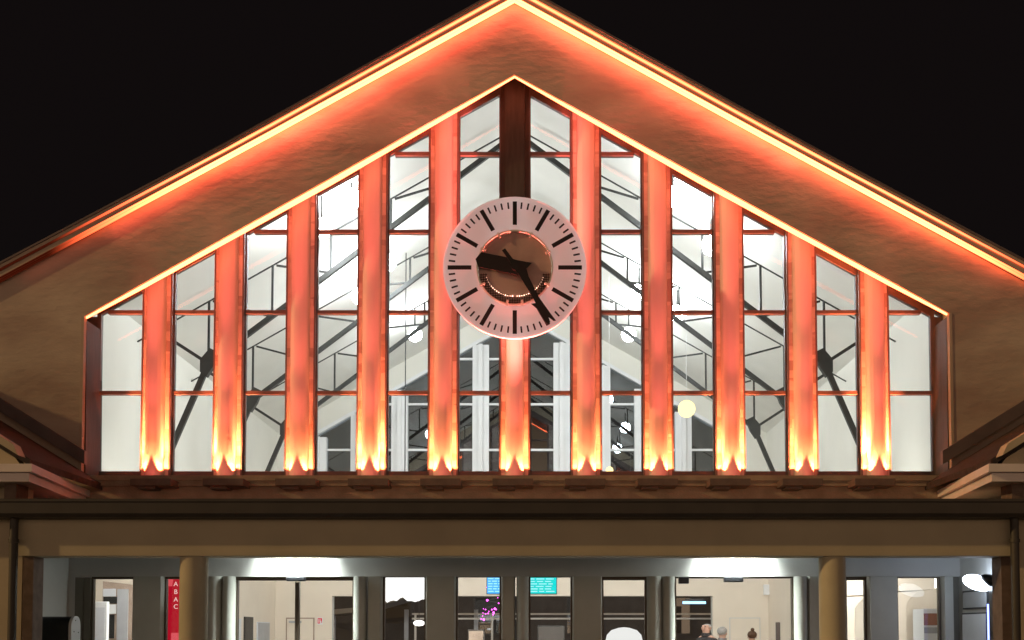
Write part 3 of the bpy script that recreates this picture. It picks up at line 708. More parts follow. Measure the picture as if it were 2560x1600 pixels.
# ------------------------------------------------------------------ porch things
# rounded black kiosk with a white end cheek, standing at the left end of the porch
def kiosk():
    YK = -1.45
    x0, x1, x2 = P(100, 1560, YK)[0], P(183, 1560, YK)[0], P(206, 1560, YK)[0]
    ztop = P(150, 1541, YK-0.1)[1]
    def prof(g, h):
        p = [(YK-0.13-g, 0.02), (YK-0.13-g, ztop-0.14)]
        p += [(YK-0.13+0.13-(0.13+g)*math.cos(R(a)), ztop-0.14+(0.14+h)*math.sin(R(a))) for a in range(10, 91, 10)]
        p += [(YK+0.13-0.11+(0.11+g)*math.sin(R(a)), ztop-0.11+(0.11+h)*math.cos(R(a))) for a in range(10, 91, 20)]
        return p+[(YK+0.13+g, 0.02)]
    r = empty('ticket_machine', ((x0+x1)/2, YK, 0.0), 'black ticket machine with rounded hood and white end cheek in the porch', 'machine')
    MB().prismx(prof(0, 0), x0, x1).build('hood', M['dark'], r, smooth=True)
    MB().prismx(prof(0.008, 0.006), x1+0.001, x1+0.035).build('end_cheek', M['lgrey'], r, smooth=True)
    MB().prismx(prof(0.008, 0.006), x0-0.03, x0-0.001).build('end_cheek', M['lgrey'], r, smooth=True)
    bb = MB()
    for y, z in ((YK-0.02, ztop-0.05), (YK-0.06, ztop-0.19), (YK+0.07, ztop-0.20)): bb.lathe([(0.008, 0), (0.008, 0.006)], x1+0.035, y, z, 10, axis='x')
    bb.build('bolt', M['steel'], r)
    MB().box(x0+0.06, x1-0.06, YK-0.15, YK-0.133, 0.95, 1.32).build('display', M['lgrey'], r)
kiosk()

# wall lamp on the right side wall
r = empty('wall_lamp', (5.98, -1.3, 2.42), 'bright bluish white wall lamp with a dark cheek on the right porch wall', 'wall lamp')
yl = -1.15
def lamp():
    lp = P(2444, 1457, yl); xl_ = lp[0]; zl_ = lp[1]
    prof = []
    m = MB()
    m.ball((0, 0, 0), 1.0, 24, (0.20, 0.13, 0.095))
    ang = R(24)
    m.v = [(xl_+x*math.cos(ang)+z*math.sin(ang), yl+y, zl_-x*math.sin(ang)*0.8+z*math.cos(ang)) for x, y, z in m.v]
    M['blamp'] = emit('porch_lamp_glow', (0.74, 0.86, 1.0), 14.0)
    m.build('diffuser', M['blamp'], r, smooth=True)
    c = MB(); c.ball((0, 0, 0), 1.0, 20, (0.14, 0.10, 0.075))
    c.v = [(xl_+0.13+x*math.cos(ang)+z*math.sin(ang), yl-0.10+y, zl_+0.02-x*math.sin(ang)+z*math.cos(ang)) for x, y, z in c.v]
    c.build('cheek', M['dark'], r, smooth=True)
    MB().bar((xl_+0.12, yl, zl_), (6.198, yl, zl_), 0.05, 0.05, 10).build('bracket', M['steel'], r)
lamp()
# notice boards under the lamp
def board(name, u0, u1, v0, v1, Y, m, label, cat, th=0.03, fr=None):
    a = V(u0, v1, Y); b = V(u1, v0, Y)
    if fr:
        r = empty(name, ((a[0]+b[0])/2, Y, a[1]), label, cat)
        MB().box(a[0], b[0], Y, Y+th, a[1], b[1]).build('frame', M[fr], r)
        t = min(0.02, (b[0]-a[0])*0.12)
        MB().box(a[0]+t, b[0]-t, Y-0.006, Y-0.001, a[1]+t, b[1]-t).build('face', M[m], r)
        return r
    o = MB().box(a[0], b[0], Y, Y+th, a[1], b[1]).build(name, M[m]); tag(rebase(o), label, cat); return o
def sideboard(xw, y0, y1, z0, z1, name, m, label, cat, fr='dark'):
    s = -1 if xw > 0 else 1
    r = empty(name, (xw, (y0+y1)/2, z0), label, cat)
    MB().box(xw, xw+s*0.03, y0, y1, z0, z1).build('frame', M[fr], r)
    MB().box(xw+s*0.031, xw+s*0.036, y0+0.02, y1-0.02, z0+0.02, z1-0.02).build('face', M[m], r)
sideboard(6.198, -0.95, -0.15, 1.92, 2.17, 'notice_board', 'greyp', 'dark framed notice board high on the right porch wall under the lamp', 'notice board')
sideboard(6.198, -0.92, -0.12, 1.30, 1.87, 'timetable_case', 'lgrey', 'grey timetable case below the notice board on the right porch wall', 'timetable')
o = MB().box(6.08, 6.198, -1.45, -1.20, 1.2, 2.2).build('fuse_cabinet', M['dark'], bevel=0.01); tag(rebase(o), 'tall black cabinet on the right porch wall beside the pier', 'cabinet')
M['bluestrip'] = emit('blue_strip_glow', (0.25, 0.32, 1.0), 4.0)
r = empty('blue_light', (6.15, -1.05, 1.3), 'vertical blue glowing light strip on the right porch wall', 'strip light')
MB().box(6.155, 6.198, -1.12, -1.00, 1.25, 2.0).build('holder', M['dark'], r)
MB().box(6.135, 6.153, -1.10, -1.02, 1.27, 1.97).build('tube', M['bluestrip'], r)

# red shop sign with stacked letters behind the glass
YS = 0.45
a = V(388.5, 1540, YS); b = V(426, 1355, YS)
r = empty('shop_sign', ((a[0]+b[0])/2, YS, 1.2), 'red shop sign with white stacked letters behind the glass beside the left column', 'sign')
M['redglow'] = emit('red_sign_glow', (0.50, 0.006, 0.022), 0.85); M['redpale'] = emit('red_sign_pale', (0.75, 0.09, 0.11), 0.95)
M['letter'] = emit('letter_glow', (1.0, 0.62, 0.58), 0.95)
MB().box(a[0], b[0], YS, YS+0.12, 0.3, b[1]).build('panel', M['redglow'], r)
q0 = V(389, 1385, YS); q1 = V(407, 1362, YS)
MB().prism([(q0[0], q0[1]), (q1[0], q0[1]), V(411, 1360, YS), V(389, 1360, YS)], YS-0.004, YS-0.001).build('pale_field', M['redpale'], r)
q0 = V(404, 1512, YS); q1 = V(423, 1495, YS)
MB().box(q0[0], q1[0]+0.03, YS-0.004, YS-0.001, q0[1]-0.2, q1[1]).build('price_card', M['redpale'], r)
def text(s_, size, x, y, z, m, parent, ex=0.002):
    cu = bpy.data.curves.new('t', 'FONT'); cu.body = s_; cu.size = size; cu.extrude = ex; cu.align_x = 'CENTER'; cu.align_y = 'CENTER'
    t = bpy.data.objects.new('t', cu); C.objects.link(t)
    bpy.context.view_layer.update()
    me = bpy.data.meshes.new_from_object(t.evaluated_get(bpy.context.evaluated_depsgraph_get()))
    bpy.data.objects.remove(t); o = bpy.data.objects.new('letter', me); C.objects.link(o)
    me.transform(Matrix.Rotation(R(90), 4, 'X')); me.materials.clear(); me.materials.append(m)
    o.parent = parent; o.location = Vector((x, y, z))-parent.location; return o
for ch, v in zip('TABAC', (1362.5, 1380, 1398.5, 1416.5, 1433.5)):
    p = V(415.5, v, YS); o = text(ch, 0.092, p[0], YS-0.004, p[1], M['letter'], r)

# ------------------------------------------------------------------ things inside the hall
def screen(u0, u1, v0, v1, Y, col, bright, label, rows, seed):
    a = P(u0, v1, Y); b = P(u1, v0, Y); rr = random.Random(seed)
    r = empty('departure_screen', ((a[0]+b[0])/2, Y, a[1]), label, 'screen')
    MB().box(a[0]-0.012, b[0]+0.012, Y+0.004, Y+0.07, a[1]-0.012, b[1]+0.012).build('housing', M['dark'], r, bevel=0.005)
    MB().box(a[0], b[0], Y-0.002, Y+0.003, a[1], b[1]).build('display', emit('screen_glow', col, bright), r)
    t = MB(); h = (b[1]-a[1]); w_ = b[0]-a[0]
    for k in range(rows):
        z = b[1]-h*(k+0.7)/(rows+0.6)
        x = a[0]+w_*0.05
        for c in range(3):
            L = w_*rr.uniform(0.14, 0.32)
            if x+L > b[0]-w_*0.06: break
            t.box(x, x+L, Y-0.006, Y-0.003, z-h*0.035, z+h*0.03); x += L+w_*0.06
    t.build('text_row', emit('screen_text', (0.45, 1.0, 1.0), 1.0), r)
    MB().bar(((a[0]+b[0])/2, Y+0.04, b[1]+0.012), ((a[0]+b[0])/2, Y+0.04, b[1]+1.4), 0.03, 0.03).build('hanger', M['steel'], r)
screen(1321.5, 1391, 1443, 1484, 2.0, (0.0, 0.62, 0.60), 1.25, 'turquoise departure screen hanging right of the middle pilaster', 6, 1)
screen(1218, 1262, 1442, 1484, 2.6, (0.07, 0.42, 1.0), 1.3, 'blue departure screen half hidden by the middle pilaster', 6, 2)

# shutter housings and shutters at the back wall
for u0, u1, lab in ((785, 1105, 'white roller shutter housing above the left platform windows'), (1423, 1683, 'white roller shutter housing above the right platform windows')):
    xa, xb = X_(u0, YB-0.2, 1414), X_(u1, YB-0.2, 1414)
    o = MB().prismx([(YB-0.28, dz+0.0), (YB-0.03, dz+0.0), (YB-0.03, dz+0.0+0.16), (YB-0.22, dz+0.16), (YB-0.28, dz+0.10)], xa-0.05, xb+0.05).build('shutter_box', M['white'], bevel=0.01)
    o.location.z -= 0.03; tag(rebase(o), lab, 'shutter')
# door posts and glazing of the platform side
scr = MB().box(dl, dl+0.09, YB+0.02, YB+0.2, 0.03, dz-0.1).box(dr-0.09, dr, YB+0.02, YB+0.2, 0.03, dz-0.1)
pf = part(scr, 'platform_screen', 'lgrey')
for u0, u1 in ((1111, 1155), (1325, 1350), (812, 822), (1645, 1652), (1262, 1266)):
    xa, xb = X_(u0, YB, 1450), X_(u1, YB, 1450)
    part(MB().box(xa, xb, YB+0.0, YB+0.22, 0.03, dz-0.003), 'post', 'lgrey', parent=pf)
for z in (0.95, 0.25): part(MB().box(dl+0.1, dr-0.1, YB+0.08, YB+0.12, z, z+0.05), 'rail', 'lgrey', parent=pf)
part(MB().box(dl+0.05, dr-0.05, YB+0.135, YB+0.145, 0.03, dz-0.004), 'pane', 'farglass', parent=pf)

# platform beyond: two thin railings, a canopy post, dark low buildings
zA, zB = V(1215, 1450, 16.0)[1], V(1215, 1461, 16.0)[1]
r = empty('platform_railing', (0, 16, 0.05), 'pale two bar railing across the dark platform behind the hall', 'railing')
MB().box(-3.2, 6.5, 15.98, 16.02, zA-0.03, zA+0.02).build('rail', M['white'], r)
MB().box(-3.2, 6.5, 15.98, 16.02, zB-0.03, zB+0.02).build('rail', M['white'], r)
for x in (-3.1, -0.9, 1.4, 3.7, 6.0): MB().box(x-0.03, x+0.03, 15.985, 16.015, 0.05, zA-0.031).build('post', M['white'], r)
r = empty('platform_shelter', (-1.9, 18, 0.05), 'dark platform shelter with a curved roof seen through the left platform windows', 'shelter')
MB().prism([(-6.5, 2.2), (-4.8, 2.35), (-3.3, 2.75), (-2.2, 3.3), (-1.2, 3.35), (-1.2, 3.2), (-2.3, 3.1), (-3.5, 2.6), (-4.9, 2.2), (-6.5, 2.05)], 16.6, 19).build('roof', M['greyp'], r)
for x in (-5.8, -3.6, -1.5): MB().box(x, x+0.12, 17.5, 17.62, 0.05, 2.3).build('post', M['lgrey'], r)
MB().box(-5.9, -3.0, 18.6, 18.7, 0.3, 1.9).build('back_panel', M['darkbld'], r)
r = empty('platform_post', (4.1, 15.3, 0.05), 'pale canopy post on the dark platform seen right of the middle', 'post')
xq = V(1551, 1450, 15.3)[0]; r.location.x = xq
MB().lathe([(0.11, 0), (0.11, 0.1), (0.075, 0.12), (0.075, 2.5), (0.12, 2.56), (0.12, 2.62)], xq, 15.3, 0.05, 20).build('shaft', M['lgrey'], r, smooth=True)
MB().box(xq-1.0, xq+1.2, 15.2, 15.4, 2.67, 2.80).build('arm', M['greyp'], r)
r = empty('far_building', (0, 26, 0.05), 'dim dark building across the tracks behind the hall', 'building')
MB().box(-14, 14, 26, 29, 0.05, 5.2).build('wall', M['darkbld'], r)
MB().prismx([(25.7, 5.2), (29.3, 5.2), (27.5, 6.5)], -14.3, 14.3).build('roof', M['tile'], r)
for x in (-9, -5.5, -2, 1.5, 5, 8.5): 
    f_ = MB().box(x, x+1.3, 25.93, 25.99, 1.5, 3.0).build('window', M['steel'], r); MB().box(x+0.08, x+1.22, 25.91, 25.925, 1.58, 2.92).build('pane', M['farglass'], f_)

# pink string of lights
M['pink'] = emit('pink_glow', (1.0, 0.08, 0.85), 7.0)
r = empty('string_light', (X_(1160, 9.0, 1440), 9.0, 2.0), 'magenta string of little lights under the blue screen', 'string light')
pp = [(1150, 1388), (1177, 1391), (1176, 1412), (1151, 1418), (1178, 1425), (1142, 1438), (1147, 1440), (1155, 1444), (1162, 1440), (1169, 1438), (1172, 1440), (1166, 1447), (1141, 1448), (1147, 1450), (1140, 1455), (1137, 1462), (1143, 1464), (1153, 1449), (1165, 1452)]
mb = MB(); rnd = random.Random(5)
for u, v in pp: x, z = V(u, v, 9.0); mb.ball((x, 9.0, z), rnd.choice((0.008, 0.012, 0.014, 0.022)), 8)
mb.build('bulb', M['pink'], r)
w_ = MB()
for (a, b), (c, d_) in zip(pp, pp[1:]): p, q = V(a, b, 9.0), V(c, d_, 9.0); w_.bar((p[0], 9.01, p[1]), (q[0], 9.01, q[1]), 0.006)
w_.build('wire', M['dark'], r)

# cool blue tube sign on the right
M['bluetube'] = emit('blue_tube_glow', (0.30, 0.62, 1.0), 3.0)
a, b = V(1613, 1426, 8.5), V(1667, 1421, 8.5)
r = empty('tube_light', ((a[0]+b[0])/2, 8.5, a[1]), 'short blue white tube light hanging below the right shutter housing', 'light')
MB().bar((a[0], 8.5, (a[1]+b[1])/2), (b[0], 8.5, (a[1]+b[1])/2), 0.055, 0.055, 12).build('tube', M['bluetube'], r, smooth=True)
MB().box(a[0]+0.05, b[0]-0.05, 8.47, 8.53, b[1]+0.02, b[1]+0.06).build('holder', M['dark'], r)
# white globe pendants seen in the shop windows, and a big bright shape standing in for glare
M['pend'] = emit('pendant_glow', (1.0, 0.97, 0.92), 3.0)
for u, v, Y, rad, lab in ((990, 1472, 7.5, 0.10, 'small white pendant lamp behind the third window from the left'), (2205, 1378, 2.0, 0.13, 'white pendant lamp at the top corner of the far right window')):
    x, z = V(u, v, Y)
    r = empty('pendant_lamp', (x, Y, z), lab, 'pendant lamp')
    MB().ball((x, Y, z), rad, 18, (1.2, 1.2, 0.6)).build('shade', M['pend'], r, smooth=True)
    MB().bar((x, Y, z+rad*0.55), (x, Y, z+1.3), 0.012, 0.012, 6).build('cord', M['dark'], r)
M['warm'] = emit('warm_globe_glow', (1.0, 0.80, 0.32), 2.2)
for u, v, Y, rad, lab in ((1622, 966, 5.5, 0.165, 'large warm yellow globe lamp low in the glazing right of the clock'), (1440, 1111, 5.5, 0.07, 'small warm globe lamp peeping over the sill right of the clock')):
    x, z = V(u, v, Y)
    r = empty('globe_lamp', (x, Y, z), lab, 'globe lamp')
    MB().ball((x, Y, z), rad, 20).build('globe', M['warm'], r, smooth=True)
    MB().bar((x, Y, z+rad*0.97), (x, Y, zc(x)-0.02), 0.008, 0.008, 6).build('cord', M['white'], r)
for x, lab in ((-3.0, 'small platform lamp on the left of the dark platform'), (3.4, 'small platform lamp on the right of the dark platform')):
    r = empty('platform_lamp', (x, 19.0, 3.6), lab, 'lamp')
    MB().lathe([(0.10, 0.03), (0.16, 0.0), (0.05, 0.10), (0.03, 0.14)], x, 19.0, 3.6, 18).build('hood', M['greyp'], r, smooth=True)
    MB().ball((x, 19.0, 3.57), 0.08, 12).build('bulb', M['pend'], r)
    MB().bar((x, 19.0, 3.7), (x, 19.0, 4.4), 0.04, 0.04, 8).build('stem', M['steel'], r)
    l_ = bpy.data.lights.new('glow', 'POINT'); l_.energy = 260; l_.shadow_soft_size = 0.1; l_.color = (0.95, 0.97, 1.0)
    o = bpy.data.objects.new('glow', l_); C.objects.link(o); o.parent = r; o.location = (0, -0.1, -0.16)
x0, z0 = V(955, 1395, 5.0)
r = empty('glare_shape', (x0, 5.0, z0), 'broad blazing white scalloped shape standing in for glare behind the third window', 'window_glare')
M['shade'] = emit('glare_shape_glow', (1.0, 0.99, 0.97), 1.5)  # glare put in as a glowing surface
n = 48; vs = []; rw = 0.60
for k, (rr_, h) in enumerate(((0.30, 0.62), (0.55, 0.40), (rw, 0.05), (rw*1.01, -0.16))):
    for i in range(n):
        a = 2*math.pi*i/n; sc = 0.04*math.sin(8*a)+0.02*math.sin(19*a) if k == 3 else 0
        vs.append((x0+rr_*math.cos(a)*(1.0), 5.0+rr_*math.sin(a)*0.8, z0+h+sc))
MB().add(vs, [(k*n+i, k*n+(i+1) % n, (k+1)*n+(i+1) % n, (k+1)*n+i) for k in range(3) for i in range(n)]+[tuple(range(n-1, -1, -1))]).build('shade', M['shade'], r, smooth=True)
MB().bar((x0, 5.0, z0+0.6), (x0, 5.0, 8.9), 0.02, 0.02, 6).build('cord', M['steel'], r)

# posters and doors on the left side of the hall
z = lambda v, Y: V(1215, v, Y)[1]
sideboard(-XI+0.001, 6.0, 6.9, 0.9, 1.95, 'wall_panel', 'greyp', 'first dark narrow panel on the left hall wall', 'panel', 'steel')
sideboard(-XI+0.001, 7.3, 8.1, 1.2, 1.9, 'wall_poster', 'lgrey', 'pale grey poster between the two dark panels on the left hall wall', 'poster', 'lgrey')
sideboard(-XI+0.001, 8.4, 9.1, 0.9, 1.95, 'wall_panel', 'steel', 'second dark narrow panel on the left hall wall, farther back', 'panel', 'steel')
sideboard(-XI+0.001, 9.5, 10.6, 1.0, 1.85, 'wall_poster', 'greyp', 'grey poster nearest the back corner of the left hall wall', 'poster', 'lgrey')
# side door in the back wall with closer, outlined
a, b = V(675, 1530, YB-0.03), V(743, 1459, YB-0.03)
r = empty('back_door', ((a[0]+b[0])/2, YB-0.03, 0.02), 'cream service door with a grey closer in the left part of the back wall', 'door')
MB().box(a[0], b[0], YB-0.035, YB-0.021, 0.03, b[1]).build('frame', M['sill'], r)
MB().box(a[0]+0.03, b[0]-0.03, YB-0.05, YB-0.036, 0.03, b[1]-0.03).build('leaf', M['cream'], r)
MB().box(a[0]+0.08, a[0]+0.38, YB-0.09, YB-0.051, b[1]-0.13, b[1]-0.08).build('closer', M['greyp'], r)
a, b = V(1822, 1530, YB-0.03), V(1906-5, 1459, YB-0.03)
a = (P(1823, 1560, YB)[0], 0); b = (P(1900, 1560, YB)[0], b[1])
r = empty('back_door', ((a[0]+b[0])/2, YB-0.03, 0.02), 'plain cream door outlined in the right part of the back wall', 'door')
MB().box(a[0], b[0], YB-0.030, YB-0.021, 0.03, b[1]).build('frame', M['lintel'], r)
MB().box(a[0]+0.02, b[0]-0.02, YB-0.042, YB-0.031, 0.03, b[1]-0.02).build('leaf', M['cream'], r)
# fire hose sign: red mark on white
a, b = P(792, 1561.5, YB-0.06), P(806, 1544, YB-0.06)
r = empty('fire_sign', ((a[0]+b[0])/2, YB-0.03, a[1]), 'small white square safety sign with a red hose symbol on the back wall', 'sign')
MB().box(a[0], b[0], YB-0.036, YB-0.022, a[1], b[1]).build('plate', M['white'], r)
M['signred'] = mat('sign_red', (0.75, 0.015, 0.05), 0.4)
W_, H_ = b[0]-a[0], b[1]-a[1]
f = lambda i, j, k, l: (a[0]+W_*i, a[0]+W_*j, YB-0.042, YB-0.037, a[1]+H_*k, a[1]+H_*l)
MB().box(*f(.12,.26,.15,.92)).box(*f(.26,.42,.15,.27)).box(*f(.42,.54,.15,.80)).box(*f(.26,.78,.80,.92)).box(*f(.78,.90,.25,.92)).box(*f(.64,.78,.55,.80)).build('symbol', M['signred'], r)
# speaker on right back wall
a, b = P(1911, 1487, YB-0.15), P(1931, 1461, YB-0.15)
o = MB().box(a[0], b[0], YB-0.14, YB-0.022, a[1], b[1]).build('wall_speaker', M['white'], bevel=0.012); tag(rebase(o), 'small white box speaker high on the right part of the back wall', 'speaker')
# dark narrow panel and pale counter by the right wall
a, b = V(1834, 1530, 7.5), V(1841, 1470, 7.5)
o = MB().box(a[0], b[0]+0.02, 7.5, 7.56, 0.03, b[1]).box(a[0]-0.1, b[0]+0.12, 7.35, 7.7, 0.021, 0.05).build('info_totem', M['jamb'], bevel=0.006); tag(rebase(o), 'thin dark upright totem near the right hall wall', 'totem')
# left window: white advertising stand, cupboard, grey door
YA = 1.2
a, b = V(219, 1530, YA), V(253, 1421, YA)
r = empty('advert_stand', ((a[0]+b[0])/2, YA, 0.02), 'tall white framed display stand behind the far left window', 'stand')
MB().box(a[0], b[0], YA, YA+0.10, 0.03, b[1]).build('frame', M['white'], r, bevel=0.01)
MB().box(a[0]+0.035, b[0]-0.03, YA-0.008, YA-0.001, 0.3, V(1, 1435, YA)[1]).build('poster', M['lgrey'], r)
YA = 1.9
a, b = V(243, 1530, YA), V(318, 1374, YA)
r = empty('shop_unit', ((a[0]+b[0])/2, YA, 0.02), 'pale shop front unit with dark openings behind the far left window', 'shop front')
p0, p1, p2, p3 = V(243, 1373, YA), V(322, 1382, YA), V(322, 1560, YA), V(243, 1560, YA)
MB().prism([p0, p1, (p1[0], 0.03), (p0[0], 0.03)], YA, YA+0.25).build('wall', M['sill'], r)
def q(u0, v0, u1, v1): a, b = V(u0, v1, YA), V(u1, v0, YA); return a[0], b[0], a[1], b[1]
for (u0, v0, u1, v1, m, nm) in ((244, 1390, 275, 1409, 'lgrey', 'panel'), (245, 1409, 278, 1426, 'steel', 'opening'), (276, 1391, 305, 1530, 'greyp', 'door'), (253, 1427, 276, 1450, 'white', 'panel'), (254, 1451, 272, 1508, 'steel', 'opening')):
    x0_, x1_, z0_, z1_ = q(u0, v0, u1, v1)
    dd = 0.02 if nm == 'door' else 0.012
    MB().box(x0_, x1_-0.006, YA-dd, YA-0.002, max(z0_, 0.05), z1_-0.006).build(nm, M[m], r)
# right windows: cream columns with corbels
for u0, u1, Y, lab in ((1998, 2020, 1.6, 'cream corbelled column behind the narrow window right of the round column'), (2120, 2143, 1.6, 'cream corbelled column behind the far right window')):
    a, b = X_(u0, Y, 1450), X_(u1, Y, 1450); zt2 = V(1, 1408 if u0 < 2100 else 1397, Y)[1]
    r = empty('corbel_column', ((a+b)/2, Y, 0.02), lab, 'column')
    MB().prism([(a, 0.03), (b, 0.03), (b, zt2-0.20), (b+0.05, zt2-0.12), (b+0.14, zt2-0.04), (b+0.16, zt2), (a, zt2)], Y, Y+0.3).build('shaft', M['cream'], r, bevel=0.01)
    MB().prism([(a, zt2+0.002), (b+0.42, zt2+0.03), (b+0.42, zt2+0.45), (a, zt2+0.45)], Y-0.02, Y+0.32).build('beam', M['cream'], r)
YQ = 2.4
a, b = V(2183, 1530, YQ), V(2225, 1440, YQ)
r = empty('vending_unit', ((a[0]+b[0])/2, YQ, 0.02), 'white unit with a terracotta band at the edge of the far right window', 'machine')
MB().box(a[0], b[0], YQ, YQ+0.5, 0.03, V(1, 1438, YQ)[1]).build('cabinet', M['white'], r, bevel=0.01)
MB().box(a[0]+0.002, b[0]-0.002, YQ-0.01, YQ-0.001, V(1, 1477, YQ)[1], V(1, 1449, YQ)[1]).build('band', M['brick'], r)
MB().box(a[0]+0.002, b[0]-0.002, YQ-0.01, YQ-0.001, V(1, 1496, YQ)[1], V(1, 1482, YQ)[1]).build('band', M['greyp'], r)
# grey display case in the middle right window; white dome standing in for glare; grey easel board
YD = 4.0
for u0, u1, v0, lab, m in ((1270, 1334, 1478, 'dark grey display case low in the window right of the middle', 'steel'), (1105, 1144, 1487, 'small grey framed board low in the window left of the middle', 'gutter')):
    a, b = V(u0, 1530, YD), V(u1, v0, YD)
    r = empty('display_case', ((a[0]+b[0])/2, YD, 0.02), lab, 'display')
    MB().box(a[0], b[0], YD, YD+0.2, 0.7, b[1]).build('case', M[m], r, bevel=0.012)
    MB().box(a[0]+0.02, b[0]-0.02, YD-0.006, YD-0.001, 0.74, b[1]-0.025).build('face', M['gutter'] if m == 'steel' else M['sill'], r)
    for x in (a[0]+0.03, b[0]-0.06): MB().box(x, x+0.03, YD+0.05, YD+0.1, 0.022, 0.7).build('leg', M['steel'], r)
x0, z0 = V(1478, 1500, 3.0)
r = empty('window_glare_dome', (x0, 3.0, 0.02), 'low white dome standing in for glare behind the window right of the shutter housing', 'glare_dome')
M['glare_dome'] = emit('glare_dome_glow', (1.0, 0.99, 0.96), 0.9)  # glare built as a glowing dome
hw = X_(1522, 3.0, 1490)-x0
MB().lathe([(hw, 0.0), (hw, z0-0.10), (hw*0.94, z0-0.02), (hw*0.7, z0+0.06), (hw*0.3, z0+0.10), (0.01, z0+0.11)], x0, 3.0+hw, 0.02, 40).build('body', M['glare_dome'], r, smooth=True)
MB().lathe([(hw+0.02, 0.0), (hw+0.02, 0.08)], x0, 3.0+hw, 0.021, 40).build('plinth', M['greyp'], r)

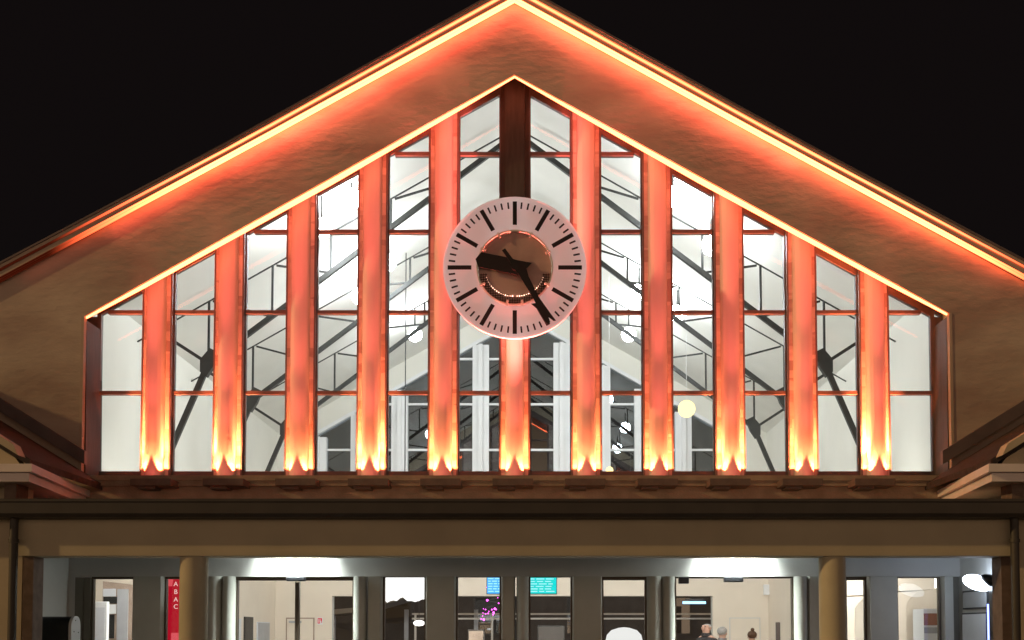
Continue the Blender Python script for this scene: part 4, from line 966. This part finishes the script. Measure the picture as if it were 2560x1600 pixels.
# ------------------------------------------------------------------ people (standing, seen head and shoulders through the glass)
def person(px, py, head_px, head_py, y, turn, label, coat, hair, bald=False, bun=False, H=1.75):
    x, zh_ = P(head_px, head_py, y)
    k = H/1.75
    r = empty('person', (x, y, 0.02), label, 'person')
    # skeleton: (position, radius), connected edges
    J = {'pel': ((0, 0, 0.95), .145), 'wst': ((0, 0, 1.10), .135), 'chs': ((0, 0.0, 1.32), .165), 'shc': ((0, 0, 1.43), .11), 'nck': ((0, 0, 1.50), .058), 'hd0': ((0, -0.01, 1.56), .07), 'hd1': ((0, -0.015, 1.63), .095), 'hd2': ((0, -0.005, 1.69), .085)}
    E = [('pel', 'wst'), ('wst', 'chs'), ('chs', 'shc'), ('shc', 'nck'), ('nck', 'hd0'), ('hd0', 'hd1'), ('hd1', 'hd2')]
    for s, n in ((-1, 'l'), (1, 'r')):
        J['sh'+n] = ((s*.17, 0, 1.42), .070); J['el'+n] = ((s*.235, 0.01, 1.14), .048); J['wr'+n] = ((s*.235, -0.07, 0.90), .032); J['pa'+n] = ((s*.232, -0.09, 0.84), .032)
        J['hp'+n] = ((s*.09, 0, 0.88), .105); J['kn'+n] = ((s*.105, -0.015, 0.50), .062); J['an'+n] = ((s*.11, 0.02, 0.09), .042); J['to'+n] = ((s*.12, -0.13, 0.045), .036)
        E += [('shc', 'sh'+n), ('sh'+n, 'el'+n), ('el'+n, 'wr'+n), ('wr'+n, 'pa'+n), ('pel', 'hp'+n), ('hp'+n, 'kn'+n), ('kn'+n, 'an'+n), ('an'+n, 'to'+n)]
        for q_, (fx_, ln, rd) in enumerate(((-.022, .075, .010), (-.008, .085, .0105), (.007, .080, .010), (.020, .062, .009))):
            J['f%s%da' % (n, q_)] = ((s*.232, -0.092+fx_, 0.805), rd); J['f%s%db' % (n, q_)] = ((s*(.232-.008), -0.095+fx_, 0.805-ln*0.5), rd*.9); J['f%s%dc' % (n, q_)] = ((s*(.232-.028), -0.096+fx_, 0.805-ln), rd*.8)
            E += [('pa'+n, 'f%s%da' % (n, q_)), ('f%s%da' % (n, q_), 'f%s%db' % (n, q_)), ('f%s%db' % (n, q_), 'f%s%dc' % (n, q_))]
        J['t%sa' % n] = ((s*.212, -0.125, 0.845), .011); J['t%sb' % n] = ((s*.203, -0.138, 0.805), .009); E += [('pa'+n, 't%sa' % n), ('t%sa' % n, 't%sb' % n)]
    def skin(name, keys, m, parent, grow=0.0, full=True):
        ks = [q_ for q_ in J if q_ in keys]; idx = {q_: i for i, q_ in enumerate(ks)}
        me = bpy.data.meshes.new(name)
        me.from_pydata([tuple(c*k for c in J[q_][0]) for q_ in ks], [(idx[a_], idx[b_]) for a_, b_ in E if a_ in idx and b_ in idx], [])
        o = bpy.data.objects.new(name, me); C.objects.link(o); o.parent = parent; me.materials.append(m)
        md_ = o.modifiers.new('skin', 'SKIN'); md_.use_smooth_shade = True
        if not me.skin_vertices: bpy.context.view_layer.update()
        for i, q_ in enumerate(ks):
            rr_ = J[q_][1]*k*(1.0 if full or q_ not in ('pel', 'wst', 'chs', 'shc', 'shl', 'shr', 'ell', 'elr', 'hpl', 'hpr', 'knl', 'knr') else 0.72)+grow; fl = 0.72 if q_ in ('pel', 'wst', 'chs') else 1.0
            me.skin_vertices[0].data[i].radius = (rr_, rr_*fl); me.skin_vertices[0].data[i].use_root = (i == 0)
        sb = o.modifiers.new('sub', 'SUBSURF'); sb.levels = 2; sb.render_levels = 2
        return o
    body = skin('body', set(J), M['skin'], r, 0.0, False)
    skin('coat', {'pel', 'wst', 'chs', 'shc', 'shl', 'shr', 'ell', 'elr', 'wrl', 'wrr', 'hpl', 'hpr'}, coat, r, 0.026)
    skin('trousers', {'pel', 'hpl', 'hpr', 'knl', 'knr', 'anl', 'anr'}, M['trousers'], r, 0.012)
    hz = 1.655
    def loc(mb): mb.v = [(a_*k, b_*k, c_*k) for a_, b_, c_ in mb.v]; return mb
    def child(mb, nm, m_):
        o = loc(mb).build(nm, m_, None, smooth=True); o.parent = r; return o
    f_ = MB(); f_.ball((0, -.118, hz-.035), .017, 10, (.8, 1.1, 1.5)); f_.ball((-.098, 0, hz-.03), .022, 10, (.4, 1, 1.5)); f_.ball((.098, 0, hz-.03), .022, 10, (.4, 1, 1.5)); child(f_, 'nose_and_ears', M['skin'])
    f_ = MB(); f_.ball((-.035, -.100, hz), .011, 10); f_.ball((.035, -.100, hz), .011, 10); child(f_, 'eye', M['dark'])
    child(MB().box(-.025, .025, -.108, -.096, hz-.082, hz-.074), 'mouth', M['brick'])
    h_ = MB()
    if bald: h_.ball((0, .03, hz-.01), .10, 20, (1.02, .82, .62))
    else: h_.ball((0, .018, hz+.03), .108, 24, (1.02, 1.04, .88))
    if bun: h_.ball((0, .05, hz+.145), .045, 14)
    child(h_, 'hair', hair)
    c_ = MB().lathe([(.078, 0), (.10, .02), (.092, .075), (.066, .08), (.062, .02)], 0, 0.0, 1.455, 24); child(c_, 'collar', coat)
    r.rotation_euler = (0, 0, turn)
    r.location.z = zh_-1.64*k
    r.location.z = max(0.02, min(r.location.z, 0.02))
    return r
person(0, 0, 1766, 1572, 6.2, R(-40), 'balding person in a dark coat standing inside the right doorway', M['coat'], M['greyhair'], bald=True, H=1.80)
person(0, 0, 1806, 1600, 7.4, R(150), 'grey haired person in a grey coat farther inside the right doorway', M['coat2'], M['greyhair'], H=1.68)
person(0, 0, 1880, 1597, 8.0, R(185), 'person with brown hair tied in a bun inside the right doorway', M['coat'], M['brownhair'], bun=True, H=1.60)
